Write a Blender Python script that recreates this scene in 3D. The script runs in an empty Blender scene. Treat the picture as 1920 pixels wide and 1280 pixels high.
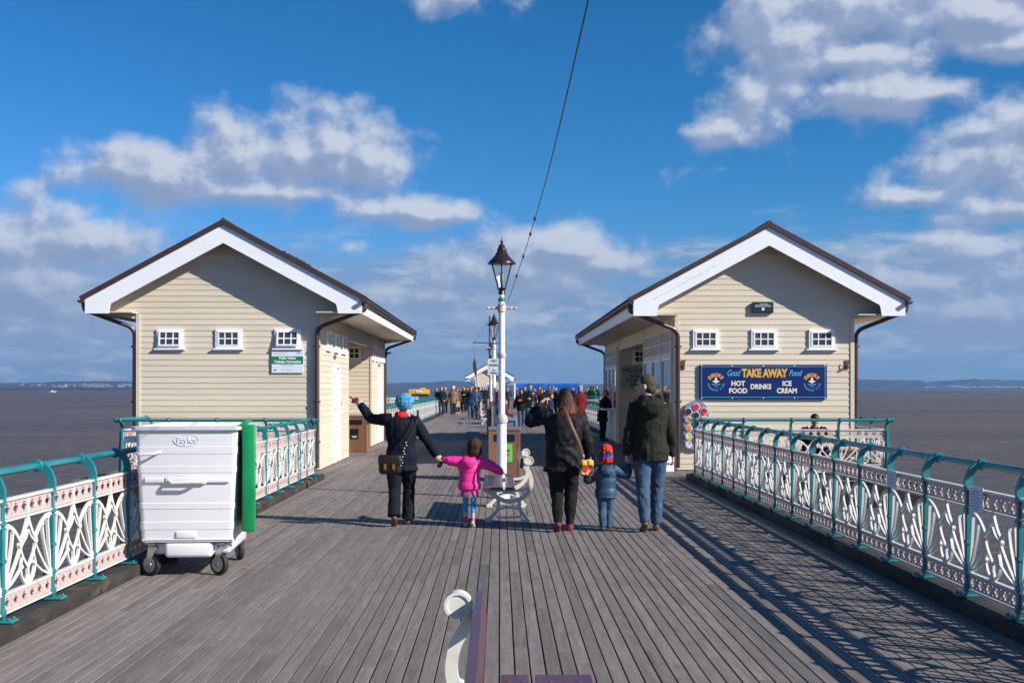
import bpy, bmesh, math, random
from mathutils import Vector, Matrix, noise, Euler
random.seed(7)
D = bpy.data; SC = bpy.context.scene; COL = SC.collection
PI = math.pi
# ------------------------------------------------------------ camera, world, sun, exposure
F = 2150.0; CX = 937.0; HY = 727.0; H0 = 1.65
cd = D.cameras.new("camera"); cam = D.objects.new("camera", cd); COL.objects.link(cam)
cam.location = (0, 0, H0); cam.rotation_euler = (PI/2, 0, 0)
cd.sensor_width = 36; cd.lens = F/1920*36
cd.shift_x = (960-CX)/1920; cd.shift_y = (HY-640)/1920
cd.clip_start = .05; cd.clip_end = 60000
SC.camera = cam
SC.view_settings.view_transform = 'Standard'; SC.view_settings.look = 'None'
SC.view_settings.exposure = 0.45; SC.view_settings.gamma = 1
SUNV = Vector((1.53, -.80, 1.0)).normalized()
sl = D.lights.new("sun", 'SUN'); sl.energy = 5.0; sl.angle = math.radians(.5); sl.color = (1, .955, .88)
so = D.objects.new("sun", sl); COL.objects.link(so); so.rotation_euler = SUNV.to_track_quat('Z', 'Y').to_euler(); so.location = (40, -20, 30)

class NB:
    """tiny node-graph helper"""
    def __init__(s, tree): s.t = tree; s.n = tree.nodes; s.l = tree.links
    def node(s, typ, **kw):
        n = s.n.new(typ)
        for k, v in kw.items(): setattr(n, k, v)
        return n
    def put(s, sock, v):
        if isinstance(v, bpy.types.NodeSocket): s.l.new(v, sock)
        elif v is not None:
            try: sock.default_value = v
            except Exception: sock.default_value = (v[0], v[1], v[2], 1)
    def m(s, op, a, b=None, c=None, clamp=False):
        n = s.node('ShaderNodeMath', operation=op); n.use_clamp = clamp
        s.put(n.inputs[0], a); s.put(n.inputs[1], b); s.put(n.inputs[2], c); return n.outputs[0]
    def vm(s, op, a, b=None, scale=None, out=0):
        n = s.node('ShaderNodeVectorMath', operation=op); s.put(n.inputs[0], a); s.put(n.inputs[1], b)
        if scale is not None: s.put(n.inputs['Scale'], scale)
        return n.outputs[out]
    def xyz(s, x, y, z=0.0):
        n = s.node('ShaderNodeCombineXYZ'); s.put(n.inputs[0], x); s.put(n.inputs[1], y); s.put(n.inputs[2], z); return n.outputs[0]
    def sep(s, v):
        n = s.node('ShaderNodeSeparateXYZ'); s.put(n.inputs[0], v); return n.outputs
    def noise(s, vec, scale=5, detail=4, rough=.55, dist=0):
        n = s.node('ShaderNodeTexNoise'); s.put(n.inputs['Vector'], vec)
        n.inputs['Scale'].default_value = scale; n.inputs['Detail'].default_value = detail
        n.inputs['Roughness'].default_value = rough; n.inputs['Distortion'].default_value = dist
        return n.outputs[0]
    def ramp(s, fac, stops, interp='LINEAR'):
        n = s.node('ShaderNodeValToRGB'); s.put(n.inputs[0], fac); cr = n.color_ramp; cr.interpolation = interp
        while len(cr.elements) < len(stops): cr.elements.new(.5)
        for e, (p, c) in zip(cr.elements, stops):
            e.position = p; e.color = (c[0], c[1], c[2], 1) if not isinstance(c, (int, float)) else (c, c, c, 1)
        return n.outputs[0]
    def mix(s, fac, a, b, bt='MIX'):
        n = s.node('ShaderNodeMix', data_type='RGBA', blend_type=bt)
        s.put(n.inputs[0], fac); s.put(n.inputs[6], a); s.put(n.inputs[7], b); return n.outputs[2]
    def mr(s, v, a, b, c=0.0, d=1.0, smooth=False):
        n = s.node('ShaderNodeMapRange'); n.interpolation_type = 'SMOOTHSTEP' if smooth else 'LINEAR'
        s.put(n.inputs[0], v)
        for i, x in zip((1, 2, 3, 4), (a, b, c, d)): s.put(n.inputs[i], x)
        return n.outputs[0]

W = D.worlds.new("World"); SC.world = W; W.use_nodes = True
def build_world():
    t = W.node_tree; t.nodes.clear(); b = NB(t)
    out = b.node('ShaderNodeOutputWorld'); bg = b.node('ShaderNodeBackground')
    bg.inputs[1].default_value = .1; t.links.new(bg.outputs[0], out.inputs[0])
    sky = b.node('ShaderNodeTexSky'); sky.sky_type = 'NISHITA'; sky.sun_disc = False
    sky.sun_elevation = math.asin(SUNV.z); sky.sun_rotation = math.atan2(SUNV.x, SUNV.y)
    sky.air_density = 1.0; sky.dust_density = .25; sky.ozone_density = 2.0; sky.altitude = 0
    # cloud density as a group of the direction, in units of 100 photo pixels (2.66 degrees)
    g = D.node_groups.new("cloud_density", 'ShaderNodeTree')
    g.interface.new_socket("P", in_out='INPUT', socket_type='NodeSocketVector')
    g.interface.new_socket("D", in_out='OUTPUT', socket_type='NodeSocketFloat')
    gb = NB(g); gi = gb.node('NodeGroupInput'); go = gb.node('NodeGroupOutput'); P = gi.outputs[0]
    blobs = [(250,335,70,45,1),(330,345,130,50,1),(440,310,85,62,1),(560,300,60,75,1),(620,290,85,70,1),(690,310,85,60,1),(520,370,200,24,.9),
             (700,395,80,28,.8),(800,400,85,27,1),(60,480,150,60,1),(190,470,110,48,1),(180,425,70,26,.55),(80,400,60,26,.45),(60,560,190,70,1),
             (1040,470,130,42,1.1),(1140,495,75,32,1),(980,510,170,60,.9),(800,555,120,26,.75),(900,600,180,38,.7),
             (860,15,95,34,.75),(1430,60,75,62,1),(1480,110,120,60,1),(1620,60,180,65,.95),(1800,100,190,60,1),(1900,40,110,90,1),(1560,150,180,34,.95),(1850,150,160,30,.95),
             (1400,205,70,55,.85),(1350,260,60,34,.75),(1460,195,60,40,.7),(1620,215,110,44,1.05),(1710,215,75,24,.85),
             (1790,290,80,24,.7),(1890,280,80,55,.85),(1800,345,130,48,1),(1900,360,120,70,1),(1680,390,90,22,.85),(1860,420,120,34,.85),
             (1780,490,150,34,.9),(1880,520,140,60,.95),(1700,540,120,45,.8),(1800,600,220,55,.85),(1250,640,240,34,.65),
             (120,620,180,40,.7),(620,640,160,30,.5),(1500,200,60,18,.35),(30,270,30,18,.45),(1350,330,50,14,.2),(660,465,40,16,.4)]
    cur = None
    for (x, y, rx, ry, a) in blobs:
        c = ((x-CX)/100, (HY-y)/100, 0)
        q = gb.vm('MULTIPLY', gb.vm('SUBTRACT', P, c), (100/rx, 100/ry, 0))
        v = gb.m('MULTIPLY_ADD', gb.vm('LENGTH', q, out=1), -.62*a, a)
        cur = v if cur is None else gb.m('SMOOTH_MAX', cur, v, .22)
    sx = gb.sep(P)
    n1 = gb.noise(gb.vm('MULTIPLY', P, (1, 1.15, 1)), 1.05, 10, .54)
    n2 = gb.noise(gb.vm('ADD', gb.vm('MULTIPLY', P, (.45, 1.6, 1)), (3.1, 7.7, 0)), 1.0, 7, .6)
    far = gb.m('MULTIPLY_ADD', gb.m('SUBTRACT', n2, .5), 3.0, gb.mr(gb.m('ABSOLUTE', sx[0]), 11, 16, -1.5, -.55))
    d = gb.m('MAXIMUM', cur, far)
    d = gb.m('MULTIPLY_ADD', gb.m('SUBTRACT', n1, .5), 1.55, gb.m('ADD', d, .17))
    g.links.new(d, go.inputs[0])
    tc = b.node('ShaderNodeTexCoord'); x, y, z = b.sep(tc.outputs['Generated'])
    az = b.m('MULTIPLY', b.m('ARCTAN2', x, y), 21.5); el = b.m('MULTIPLY', b.m('ARCSINE', z), 21.5)
    P0 = b.xyz(az, el, 0)
    def dens(off):
        n = b.node('ShaderNodeGroup'); n.node_tree = g; b.put(n.inputs[0], b.vm('ADD', P0, off)); return n.outputs[0]
    K = 1/(.1*2**SC.view_settings.exposure)
    d0 = dens((0, 0, 0)); d1 = dens((.14, .20, 0))
    mask = b.mr(d0, .20, .82, 0, 1, True)
    mask = b.m('MULTIPLY', mask, b.mr(el, -.3, .5, 0, 1, True))
    thick = b.mr(d0, .3, 1.5, 0, 1, True)
    lit = b.mr(b.m('SUBTRACT', d0, d1), -.30, .40, 0, 1, True)
    lit = b.m('MULTIPLY', b.m('ADD', lit, b.m('MULTIPLY', b.m('SUBTRACT', 1.0, thick), .15)), b.mr(el, 0, 3, .7, 1))
    cc = b.ramp(lit, [(0, (.255, .335, .515)), (.45, (.335, .415, .60)), (1, (.61, .665, .77))])
    cc = b.mix(b.mr(el, .6, 3.4, .55, 0, True), cc, (.235, .345, .55, 1))
    # low bank of blue-grey stratocumulus along the horizon
    n3 = b.noise(b.vm('ADD', b.vm('MULTIPLY', P0, (.42, 1.5, 1)), (3.1, 7.7, 0)), 1.1, 8, .58)
    n4 = b.noise(b.vm('ADD', b.vm('MULTIPLY', P0, (.7, 2.6, 1)), (13.1, 2.7, 0)), 1.3, 8, .6)
    lm = b.mr(b.m('ADD', el, b.m('MULTIPLY', b.m('SUBTRACT', n3, .5), -3.2)), 3.1, 1.7, 0, .92, True)
    lm = b.m('MULTIPLY', lm, b.mr(n4, .30, .52, .35, 1, True))
    lc = b.ramp(b.m('ADD', n4, b.m('MULTIPLY', b.m('SUBTRACT', n3, .5), .5)), [(.32, (.165, .27, .47)), (.5, (.235, .345, .54)), (.68, (.50, .58, .70))])
    lc = b.mix(b.mr(el, 0, 1.3, 1, 0, True), lc, (.20, .335, .535, 1))
    # the clear sky of the day: deep, polarised-looking blue
    sc = b.node('ShaderNodeSeparateColor'); b.put(sc.inputs[0], sky.outputs[0]); cbn = b.node('ShaderNodeCombineColor')
    for i, (tint, pw, co) in enumerate(((.70, 2.02, 1.26), (.86, 1.165, .772), (1.10, 1.30, .945))):
        q = b.m('POWER', b.m('MULTIPLY', sc.outputs[i], tint*.123), pw); b.put(cbn.inputs[i], b.m('MULTIPLY', q, co))
    fin = b.mix(lm, cbn.outputs[0], lc)
    fin = b.mix(b.m('MULTIPLY', mask, .95), fin, cc)
    fin = b.mix(1, fin, (K, K, K, 1), 'MULTIPLY')
    b.put(bg.inputs[0], fin)
build_world()

# ------------------------------------------------------------ object helpers
def tag(o, label=None, cat=None, group=None, kind=None):
    if label: o['label'] = label
    if cat: o['category'] = cat
    if group: o['group'] = group
    if kind: o['kind'] = kind
    return o
def empty(name, loc=(0, 0, 0), rz=0, label=None, cat=None, group=None):
    o = D.objects.new(name, None); COL.objects.link(o); o.location = loc; o.rotation_euler = (0, 0, rz)
    o.empty_display_size = .1
    return tag(o, label, cat, group)
def link(name, me, parent=None, loc=None, rz=None, label=None):
    o = D.objects.new(name, me); COL.objects.link(o)
    if parent is not None: o.parent = parent
    if loc is not None: o.location = loc
    if rz is not None: o.rotation_euler = (0, 0, rz)
    if label: o['label'] = label
    return o
def meshof(bm, name, mats, smooth=False, angle=None):
    me = D.meshes.new(name); bm.normal_update(); bm.to_mesh(me); bm.free()
    for m in (mats if isinstance(mats, (list, tuple)) else [mats]): me.materials.append(m)
    if smooth:
        me.polygons.foreach_set('use_smooth', [True]*len(me.polygons))
        if angle is not None: me.set_sharp_from_angle(angle=math.radians(angle))
    return me
def obj(name, bm, mats, parent=None, smooth=False, angle=None, loc=None, rz=None, label=None):
    return link(name, meshof(bm, name, mats, smooth, angle), parent, loc, rz, label)
def copy_tree(o, parent=None):
    c = o.copy(); COL.objects.link(c)
    if parent is not None: c.parent = parent
    for ch in o.children: copy_tree(ch, c)
    return c
B = bmesh.new
def box(bm, x0, x1, y0, y1, z0, z1, mi=0, M=None):
    vs = [bm.verts.new((x, y, z)) for z in (z0, z1) for y in (y0, y1) for x in (x0, x1)]
    fs = [(0, 2, 3, 1), (4, 5, 7, 6), (0, 1, 5, 4), (2, 6, 7, 3), (0, 4, 6, 2), (1, 3, 7, 5)]
    if M is not None:
        for v in vs: v.co = M @ v.co
    out = []
    for f in fs:
        fc = bm.faces.new([vs[i] for i in f]); fc.material_index = mi; out.append(fc)
    return vs
def rbox(bm, x0, x1, y0, y1, z0, z1, r=.01, seg=2, M=None, mi=0):
    vs = box(bm, x0, x1, y0, y1, z0, z1, mi, None); es = set()
    for v in vs: es.update(v.link_edges)
    res = bmesh.ops.bevel(bm, geom=list(es), offset=r, segments=seg, profile=.5, affect='EDGES')
    if M is not None:
        for v in set(res['verts']) | {v for v in vs if v.is_valid}: v.co = M @ v.co
def ring_frame(t, side=None):
    t = t.normalized(); s = Vector(side) if side else Vector((1, 0, 0))
    s = s - t*s.dot(t)
    if s.length < .2: s = Vector((0, 1, 0)); s = s-t*s.dot(t)
    s.normalize(); return s, t.cross(s)
def loft(bm, pts, n=12, side=None, mi=0, cap=True, ph=0.0):
    """pts: (Vector, rx, ry) sections along a path, closed ends"""
    P = [Vector(p[0]) for p in pts]; rings = []
    for i, p in enumerate(pts):
        a = P[max(0, i-1)]; c = P[min(len(P)-1, i+1)]; t = c-a
        if t.length < 1e-7: t = Vector((0, 0, 1))
        s, u = ring_frame(t, side)
        rx = p[1]; ry = p[2] if len(p) > 2 else p[1]
        rings.append([bm.verts.new(P[i]+s*math.cos(2*PI*k/n+ph)*rx+u*math.sin(2*PI*k/n+ph)*ry) for k in range(n)])
    for a, c in zip(rings, rings[1:]):
        for k in range(n):
            f = bm.faces.new((a[k], a[(k+1) % n], c[(k+1) % n], c[k])); f.material_index = mi
    if cap:
        f = bm.faces.new(rings[0][::-1]); f.material_index = mi
        f = bm.faces.new(rings[-1]); f.material_index = mi
    return rings
def capsule(bm, pts, n=10, side=None, mi=0):
    """limb: rounded ends"""
    P = [(Vector(p[0]),)+tuple(p[1:]) for p in pts]
    def ext(a, b, sgn):
        d = (a[0]-b[0]).normalized(); r = a[1]; ry = a[2] if len(a) > 2 else r
        return [(a[0]+d*min(r, ry)*q, r*w, ry*w) for q, w in ((.95, .28), (.7, .7), (.38, .92))]
    st = ext(P[0], P[1], 1); en = ext(P[-1], P[-2], 1)[::-1]
    loft(bm, st+P+en, n, side, mi)
def ball(bm, c, r, seg=14, rings=9, M=None, mi=0):
    r = (r, r, r) if isinstance(r, (int, float)) else r
    m = Matrix.Translation(c) @ Matrix.Diagonal((r[0], r[1], r[2], 1))
    if M is not None: m = M @ m
    res = bmesh.ops.create_uvsphere(bm, u_segments=seg, v_segments=rings, radius=1, matrix=m)
    for v in res['verts']:
        for f in v.link_faces: f.material_index = mi
def lathe(bm, prof, n=24, c=(0, 0), mi=0, M=None):
    rings = []
    for (r, z) in prof:
        rings.append([bm.verts.new((c[0]+r*math.cos(2*PI*k/n), c[1]+r*math.sin(2*PI*k/n), z)) for k in range(n)])
    if M is not None:
        for rg in rings:
            for v in rg: v.co = M @ v.co
    for a, b_ in zip(rings, rings[1:]):
        for k in range(n):
            f = bm.faces.new((a[k], a[(k+1) % n], b_[(k+1) % n], b_[k])); f.material_index = mi
    f = bm.faces.new(rings[0][::-1]); f.material_index = mi; f = bm.faces.new(rings[-1]); f.material_index = mi
def tube(bm, pts, r, n=10, mi=0): loft(bm, [(p, r, r) for p in pts], n, None, mi)
def smooth_path(pts, rad=.12, seg=5):
    """round the corners of a polyline"""
    P = [Vector(p) for p in pts]; out = [P[0]]
    for i in range(1, len(P)-1):
        a, c = (P[i-1]-P[i]), (P[i+1]-P[i]); ra = min(rad, a.length*.45, c.length*.45)
        p0 = P[i]+a.normalized()*ra; p2 = P[i]+c.normalized()*ra
        for k in range(seg+1):
            t = k/seg; out.append(p0*(1-t)**2+P[i]*2*t*(1-t)+p2*t*t)
    out.append(P[-1]); return out
def crom(pts, seg=6):
    P = [Vector(p) for p in pts]; out = []
    for i in range(len(P)-1):
        p0 = P[max(i-1, 0)]; p1 = P[i]; p2 = P[i+1]; p3 = P[min(i+2, len(P)-1)]
        for k in range(seg):
            t = k/seg
            out.append(.5*((2*p1)+(p2-p0)*t+(2*p0-5*p1+4*p2-p3)*t*t+(3*p1-p0-3*p2+p3)*t*t*t))
    out.append(P[-1]); return out
def ribbon(bm, pts, w, d0, d1, mi=0, T=None):
    """flat bar in a plane: pts are (u,z), width w (or list), from depth d0 to d1; T maps (u,d,z) to a point"""
    P = [Vector((p[0], p[1])) for p in pts]; n = len(P); W_ = w if isinstance(w, (list, tuple)) else [w]*n
    L, R = [], []
    for i in range(n):
        t = P[min(i+1, n-1)]-P[max(i-1, 0)]; t.normalize(); nn = Vector((-t.y, t.x))*W_[i]*.5
        L.append(P[i]+nn); R.append(P[i]-nn)
    f = T or (lambda u, d, z: Vector((u, d, z)))
    rows = [[bm.verts.new(f(q.x, d, q.y)) for q in Q] for Q in (L, R) for d in (d0, d1)]
    l0, l1, r0, r1 = rows
    fs = []
    for i in range(n-1):
        fs += [(l0[i], l0[i+1], r0[i+1], r0[i]), (l1[i], r1[i], r1[i+1], l1[i+1]), (l0[i], l1[i], l1[i+1], l0[i+1]), (r0[i], r0[i+1], r1[i+1], r1[i])]
    fs += [(l0[0], r0[0], r1[0], l1[0]), (l0[-1], l1[-1], r1[-1], r0[-1])]
    for q in fs:
        fc = bm.faces.new(q); fc.material_index = mi
def eval_mesh(o):
    dg = bpy.context.evaluated_depsgraph_get(); me = D.meshes.new_from_object(o.evaluated_get(dg)); return me
def curve_mesh(name, loops, ext, mat, bevel=0):
    """2-D outline with holes in XY, extruded in Z by +-ext"""
    cu = D.curves.new(name, 'CURVE'); cu.dimensions = '2D'; cu.fill_mode = 'BOTH'; cu.extrude = ext; cu.bevel_depth = bevel
    for lp in loops:
        sp = cu.splines.new('POLY'); sp.points.add(len(lp)-1); sp.use_cyclic_u = True
        for i, p in enumerate(lp): sp.points[i].co = (p[0], p[1], 0, 1)
    o = D.objects.new(name, cu); COL.objects.link(o); bpy.context.view_layer.update()
    me = eval_mesh(o); D.objects.remove(o); D.curves.remove(cu); me.name = name
    me.materials.clear(); me.materials.append(mat); return me
TXC = {}
def text_mesh(s, size, ext, mat, bold=0.0, sx=1.0, spacing=1.0, shear=0.0):
    key = (s, size, ext, mat.name, bold, sx, spacing, shear)
    if key in TXC: return TXC[key]
    cu = D.curves.new("lettering", 'FONT'); cu.body = s; cu.size = size; cu.extrude = ext; cu.offset = bold
    cu.align_x = 'CENTER'; cu.align_y = 'CENTER'; cu.space_character = spacing; cu.shear = shear; cu.resolution_u = 3
    o = D.objects.new("lettering", cu); COL.objects.link(o); bpy.context.view_layer.update()
    me = eval_mesh(o); D.objects.remove(o); D.curves.remove(cu); me.name = "lettering"
    me.transform(Matrix.Diagonal((sx, 1, 1, 1))); me.materials.clear(); me.materials.append(mat); TXC[key] = me
    return me
def put_text(parent, s, x, y, z, size, mat, name="lettering", bold=0.0, sx=1.0, rot=0.0, ext=.0015, shear=0.0, spacing=1.0, face=0.0):
    """lettering that faces -Y (towards the camera side), rot turns it in its own plane, face turns it about Z"""
    o = link(name, text_mesh(s, size, ext, mat, bold, sx, spacing, shear), parent)
    o.matrix_local = Matrix.Translation((x, y, z)) @ Matrix.Rotation(face, 4, 'Z') @ Matrix.Rotation(PI/2, 4, 'X') @ Matrix.Rotation(rot, 4, 'Z')
    return o

# ------------------------------------------------------------ materials
MC = {}
def mat(name, col, rough=.6, metal=0, var=.0, scale=6, bump=0, bscale=30, spec=.5, stretch=(1, 1, 1), dirt=None, dirt_amt=.5, dirt_scale=3, coat=0):
    if name in MC: return MC[name]
    m = D.materials.new(name); m.use_nodes = True; b = NB(m.node_tree); p = b.n['Principled BSDF']
    p.inputs['Roughness'].default_value = rough; p.inputs['Metallic'].default_value = metal
    p.inputs['Specular IOR Level'].default_value = spec; p.inputs['Coat Weight'].default_value = coat
    c = (col[0], col[1], col[2], 1)
    tc = b.node('ShaderNodeTexCoord').outputs['Object']; v = b.vm('MULTIPLY', tc, stretch)
    cs = c
    if var:
        n = b.noise(v, scale, 5, .6)
        cs = b.mix(b.mr(n, .3, .7), tuple(x*(1-var) for x in col)+(1,), tuple(min(1, x*(1+var)) for x in col)+(1,))
    if dirt:
        n = b.noise(v, dirt_scale, 6, .65)
        cs = b.mix(b.mr(n, .52, .72, 0, dirt_amt, True), cs, tuple(dirt)+(1,))
    b.put(p.inputs['Base Color'], cs)
    if bump:
        n = b.noise(v, bscale, 4, .6); bp = b.node('ShaderNodeBump'); bp.inputs['Strength'].default_value = bump; bp.inputs['Distance'].default_value = .01
        b.put(bp.inputs['Height'], n); b.put(p.inputs['Normal'], bp.outputs[0])
    MC[name] = m; return m
def vary_boards(m, lo, hi):
    b = NB(m.node_tree); p = b.n['Principled BSDF']; src = p.inputs['Base Color'].links[0].from_socket; geo = b.node('ShaderNodeNewGeometry')
    r = geo.outputs['Random Per Island']; pos = geo.outputs['Position']
    c = b.mix(r, b.mix(1, src, (lo, lo, lo*.97, 1), 'MULTIPLY'), b.mix(1, src, (hi, hi, hi, 1), 'MULTIPLY'))
    st = b.noise(b.vm('ADD', b.vm('MULTIPLY', pos, (1.1, 1.1, 14)), b.xyz(b.m('MULTIPLY', r, 50.0), 0, 0)), 1.0, 6, .65)
    c = b.mix(b.mr(st, .55, .78, 0, .35), c, b.mix(1, c, (.80, .74, .62, 1), 'MULTIPLY'))
    dr = b.noise(b.vm('MULTIPLY', pos, (7, 7, .5)), 1.3, 5, .7)
    c = b.mix(b.mr(dr, .60, .78, 0, .30), c, b.mix(1, c, (.72, .68, .58, 1), 'MULTIPLY'))
    b.put(p.inputs['Base Color'], c)
def fabric(name, col, rough=.88, var=.12, bump=.35, bscale=60):
    m = mat(name, col, rough, 0, var, 9, bump, bscale, spec=.25); return m
CREAM = mat('cream_boards', (.68, .59, .465), .55, var=.05, scale=1.3, bump=.15, bscale=40, stretch=(.25, .25, 3), dirt=(.42, .34, .22), dirt_amt=.28, dirt_scale=1.6)
vary_boards(CREAM, .93, 1.03)
WHITE = mat('white_paint', (.85, .86, .89), .45, var=.03, scale=2, dirt=(.5, .48, .42), dirt_amt=.12, dirt_scale=3)
SOFFIT = mat('soffit_paint', (.62, .58, .50), .6, var=.06, scale=3)
LOUVRE = mat('louvre_paint', (.66, .63, .60), .55, var=.05)
BROWN = mat('brown_trim', (.060, .032, .030), .45, var=.15)
PIPE = mat('brown_pipe', (.062, .030, .028), .35, var=.15, coat=.2)
SLATE = mat('roof_slate', (.062, .066, .066), .7, var=.35, scale=9, bump=.5, bscale=25, dirt=(.13, .14, .09), dirt_amt=.5, dirt_scale=7)
TEAL = mat('teal_paint', (.012, .185, .20), .38, var=.12, scale=5, dirt=(.10, .17, .14), dirt_amt=.35, dirt_scale=9, coat=.15)
PINK = mat('pale_pink_paint', (.56, .425, .385), .5, var=.07, scale=6, dirt=(.30, .17, .11), dirt_amt=.35, dirt_scale=9)
IRONW = mat('white_iron_paint', (.70, .665, .61), .45, var=.05, scale=7, dirt=(.42, .28, .18), dirt_amt=.25, dirt_scale=11)
GLASS = mat('dark_interior_glass', (.055, .054, .052), .12, var=.5, scale=3, spec=.5)  # darkness of the unlit rooms put into the opaque pane colour
BLACK = mat('black_paint', (.012, .012, .014), .35)
KERB = mat('kerb_timber', (.028, .024, .021), .85, var=.5, scale=6, bump=.6, bscale=20, dirt=(.17, .12, .05), dirt_amt=.5, dirt_scale=5, stretch=(1, .5, 1))
DARK = mat('under_deck', (.012, .011, .010), .9)
STEEL = mat('galvanised_steel', (.45, .46, .47), .4, .8, var=.1)
RUBBER = mat('black_rubber', (.015, .015, .015), .7)
COPPER = mat('lantern_copper', (.045, .022, .024), .3, .3, var=.3, coat=.5)
WBENCH = mat('bench_iron_paint', (.74, .71, .62), .4, var=.04, dirt=(.35, .2, .1), dirt_amt=.2, dirt_scale=14)
SLAT = mat('bench_slat_paint', (.115, .042, .048), .4, var=.18, scale=4, stretch=(6, .6, 6), bump=.1, coat=.25)

def wood_bin_mat():
    m = D.materials.new('bin_timber'); m.use_nodes = True; b = NB(m.node_tree); p = b.n['Principled BSDF']
    tc = b.node('ShaderNodeTexCoord').outputs['Object']; s = b.sep(tc)
    u = b.m('MULTIPLY', b.m('ADD', s[0], s[1]), 11.0); fr = b.m('FRACT', u); cell = b.m('FLOOR', u)
    wn = b.node('ShaderNodeTexWhiteNoise', noise_dimensions='1D'); b.put(wn.inputs['W'], cell)
    grain = b.noise(b.vm('MULTIPLY', tc, (14, 14, 1.2)), 4, 5, .65)
    c = b.mix(b.m('MULTIPLY_ADD', grain, .6, b.m('MULTIPLY', wn.outputs[0], .4)), (.13, .055, .028, 1), (.33, .17, .095, 1))
    gap = b.m('LESS_THAN', fr, .035); c = b.mix(b.m('MULTIPLY', gap, .7), c, (.05, .025, .015, 1))
    b.put(p.inputs['Base Color'], c); p.inputs['Roughness'].default_value = .6
    return m
WOODBIN = wood_bin_mat()
def deck_mat():
    m = D.materials.new('weathered_planks'); m.use_nodes = True; b = NB(m.node_tree); p = b.n['Principled BSDF']
    geo = b.node('ShaderNodeNewGeometry'); pos = geo.outputs['Position']; rnd = geo.outputs['Random Per Island']
    v = b.vm('ADD', b.vm('MULTIPLY', pos, (22, 1.6, 1)), b.xyz(b.m('MULTIPLY', rnd, 37.0), b.m('MULTIPLY', rnd, 91.0), 0))
    g1 = b.noise(v, 1.2, 6, .65, .6)
    g2 = b.noise(b.vm('MULTIPLY', pos, (3, 2.0, 1)), 2.3, 6, .6, .8)
    g3 = b.noise(pos, .35, 4, .6)
    base = b.ramp(rnd, [(0, (.170, .146, .132)), (.3, (.200, .173, .158)), (.75, (.235, .205, .190)), (.93, (.215, .178, .155)), (1, (.130, .120, .116))])
    c = b.mix(b.mr(g1, .3, .75), b.mix(1, base, (.66, .64, .64, 1), 'MULTIPLY'), b.mix(1, base, (1.22, 1.2, 1.19, 1), 'MULTIPLY'))
    c = b.mix(b.mr(g2, .45, .8, 0, .45), c, b.mix(1, c, (.62, .6, .58, 1), 'MULTIPLY'))
    c = b.mix(b.mr(g3, .35, .7, 0, .35), c, b.mix(1, c, (.78, .78, .8, 1), 'MULTIPLY'))
    sp = b.noise(b.vm('MULTIPLY', pos, (1, .5, 1)), 42, 3, .6)
    c = b.mix(b.mr(sp, .66, .74, 0, .5), c, (.06, .055, .05, 1))
    lt = b.noise(b.vm('ADD', b.vm('MULTIPLY', pos, (9, 14, 1)), (5, 3, 0)), 1.6, 6, .7, 1.2)
    c = b.mix(b.mr(lt, .62, .78, 0, .35), c, (.42, .41, .41, 1))
    px, py, pz = b.sep(pos)
    fx = b.m('ABSOLUTE', b.m('SUBTRACT', b.m('ABSOLUTE', b.m('SUBTRACT', b.m('FRACT', b.m('DIVIDE', px, .0913)), .455)), .27))
    fy = b.m('ABSOLUTE', b.m('SUBTRACT', b.m('FRACT', b.m('DIVIDE', b.m('ADD', py, b.m('MULTIPLY', rnd, .03)), .6)), .5))
    dd = b.m('ADD', b.m('POWER', b.m('MULTIPLY', fx, .0913), 2), b.m('POWER', b.m('MULTIPLY', fy, .6), 2))
    c = b.mix(b.m('MULTIPLY', b.m('LESS_THAN', dd, .0045**2), .8), c, (.045, .038, .035, 1))
    b.put(p.inputs['Base Color'], c)
    p.inputs['Roughness'].default_value = .78; p.inputs['Specular IOR Level'].default_value = .55
    bp = b.node('ShaderNodeBump'); bp.inputs['Strength'].default_value = .5; bp.inputs['Distance'].default_value = .004
    b.put(bp.inputs['Height'], b.m('ADD', g1, b.m('MULTIPLY', sp, .4))); b.put(p.inputs['Normal'], bp.outputs[0])
    return m
DECKM = deck_mat()

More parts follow.
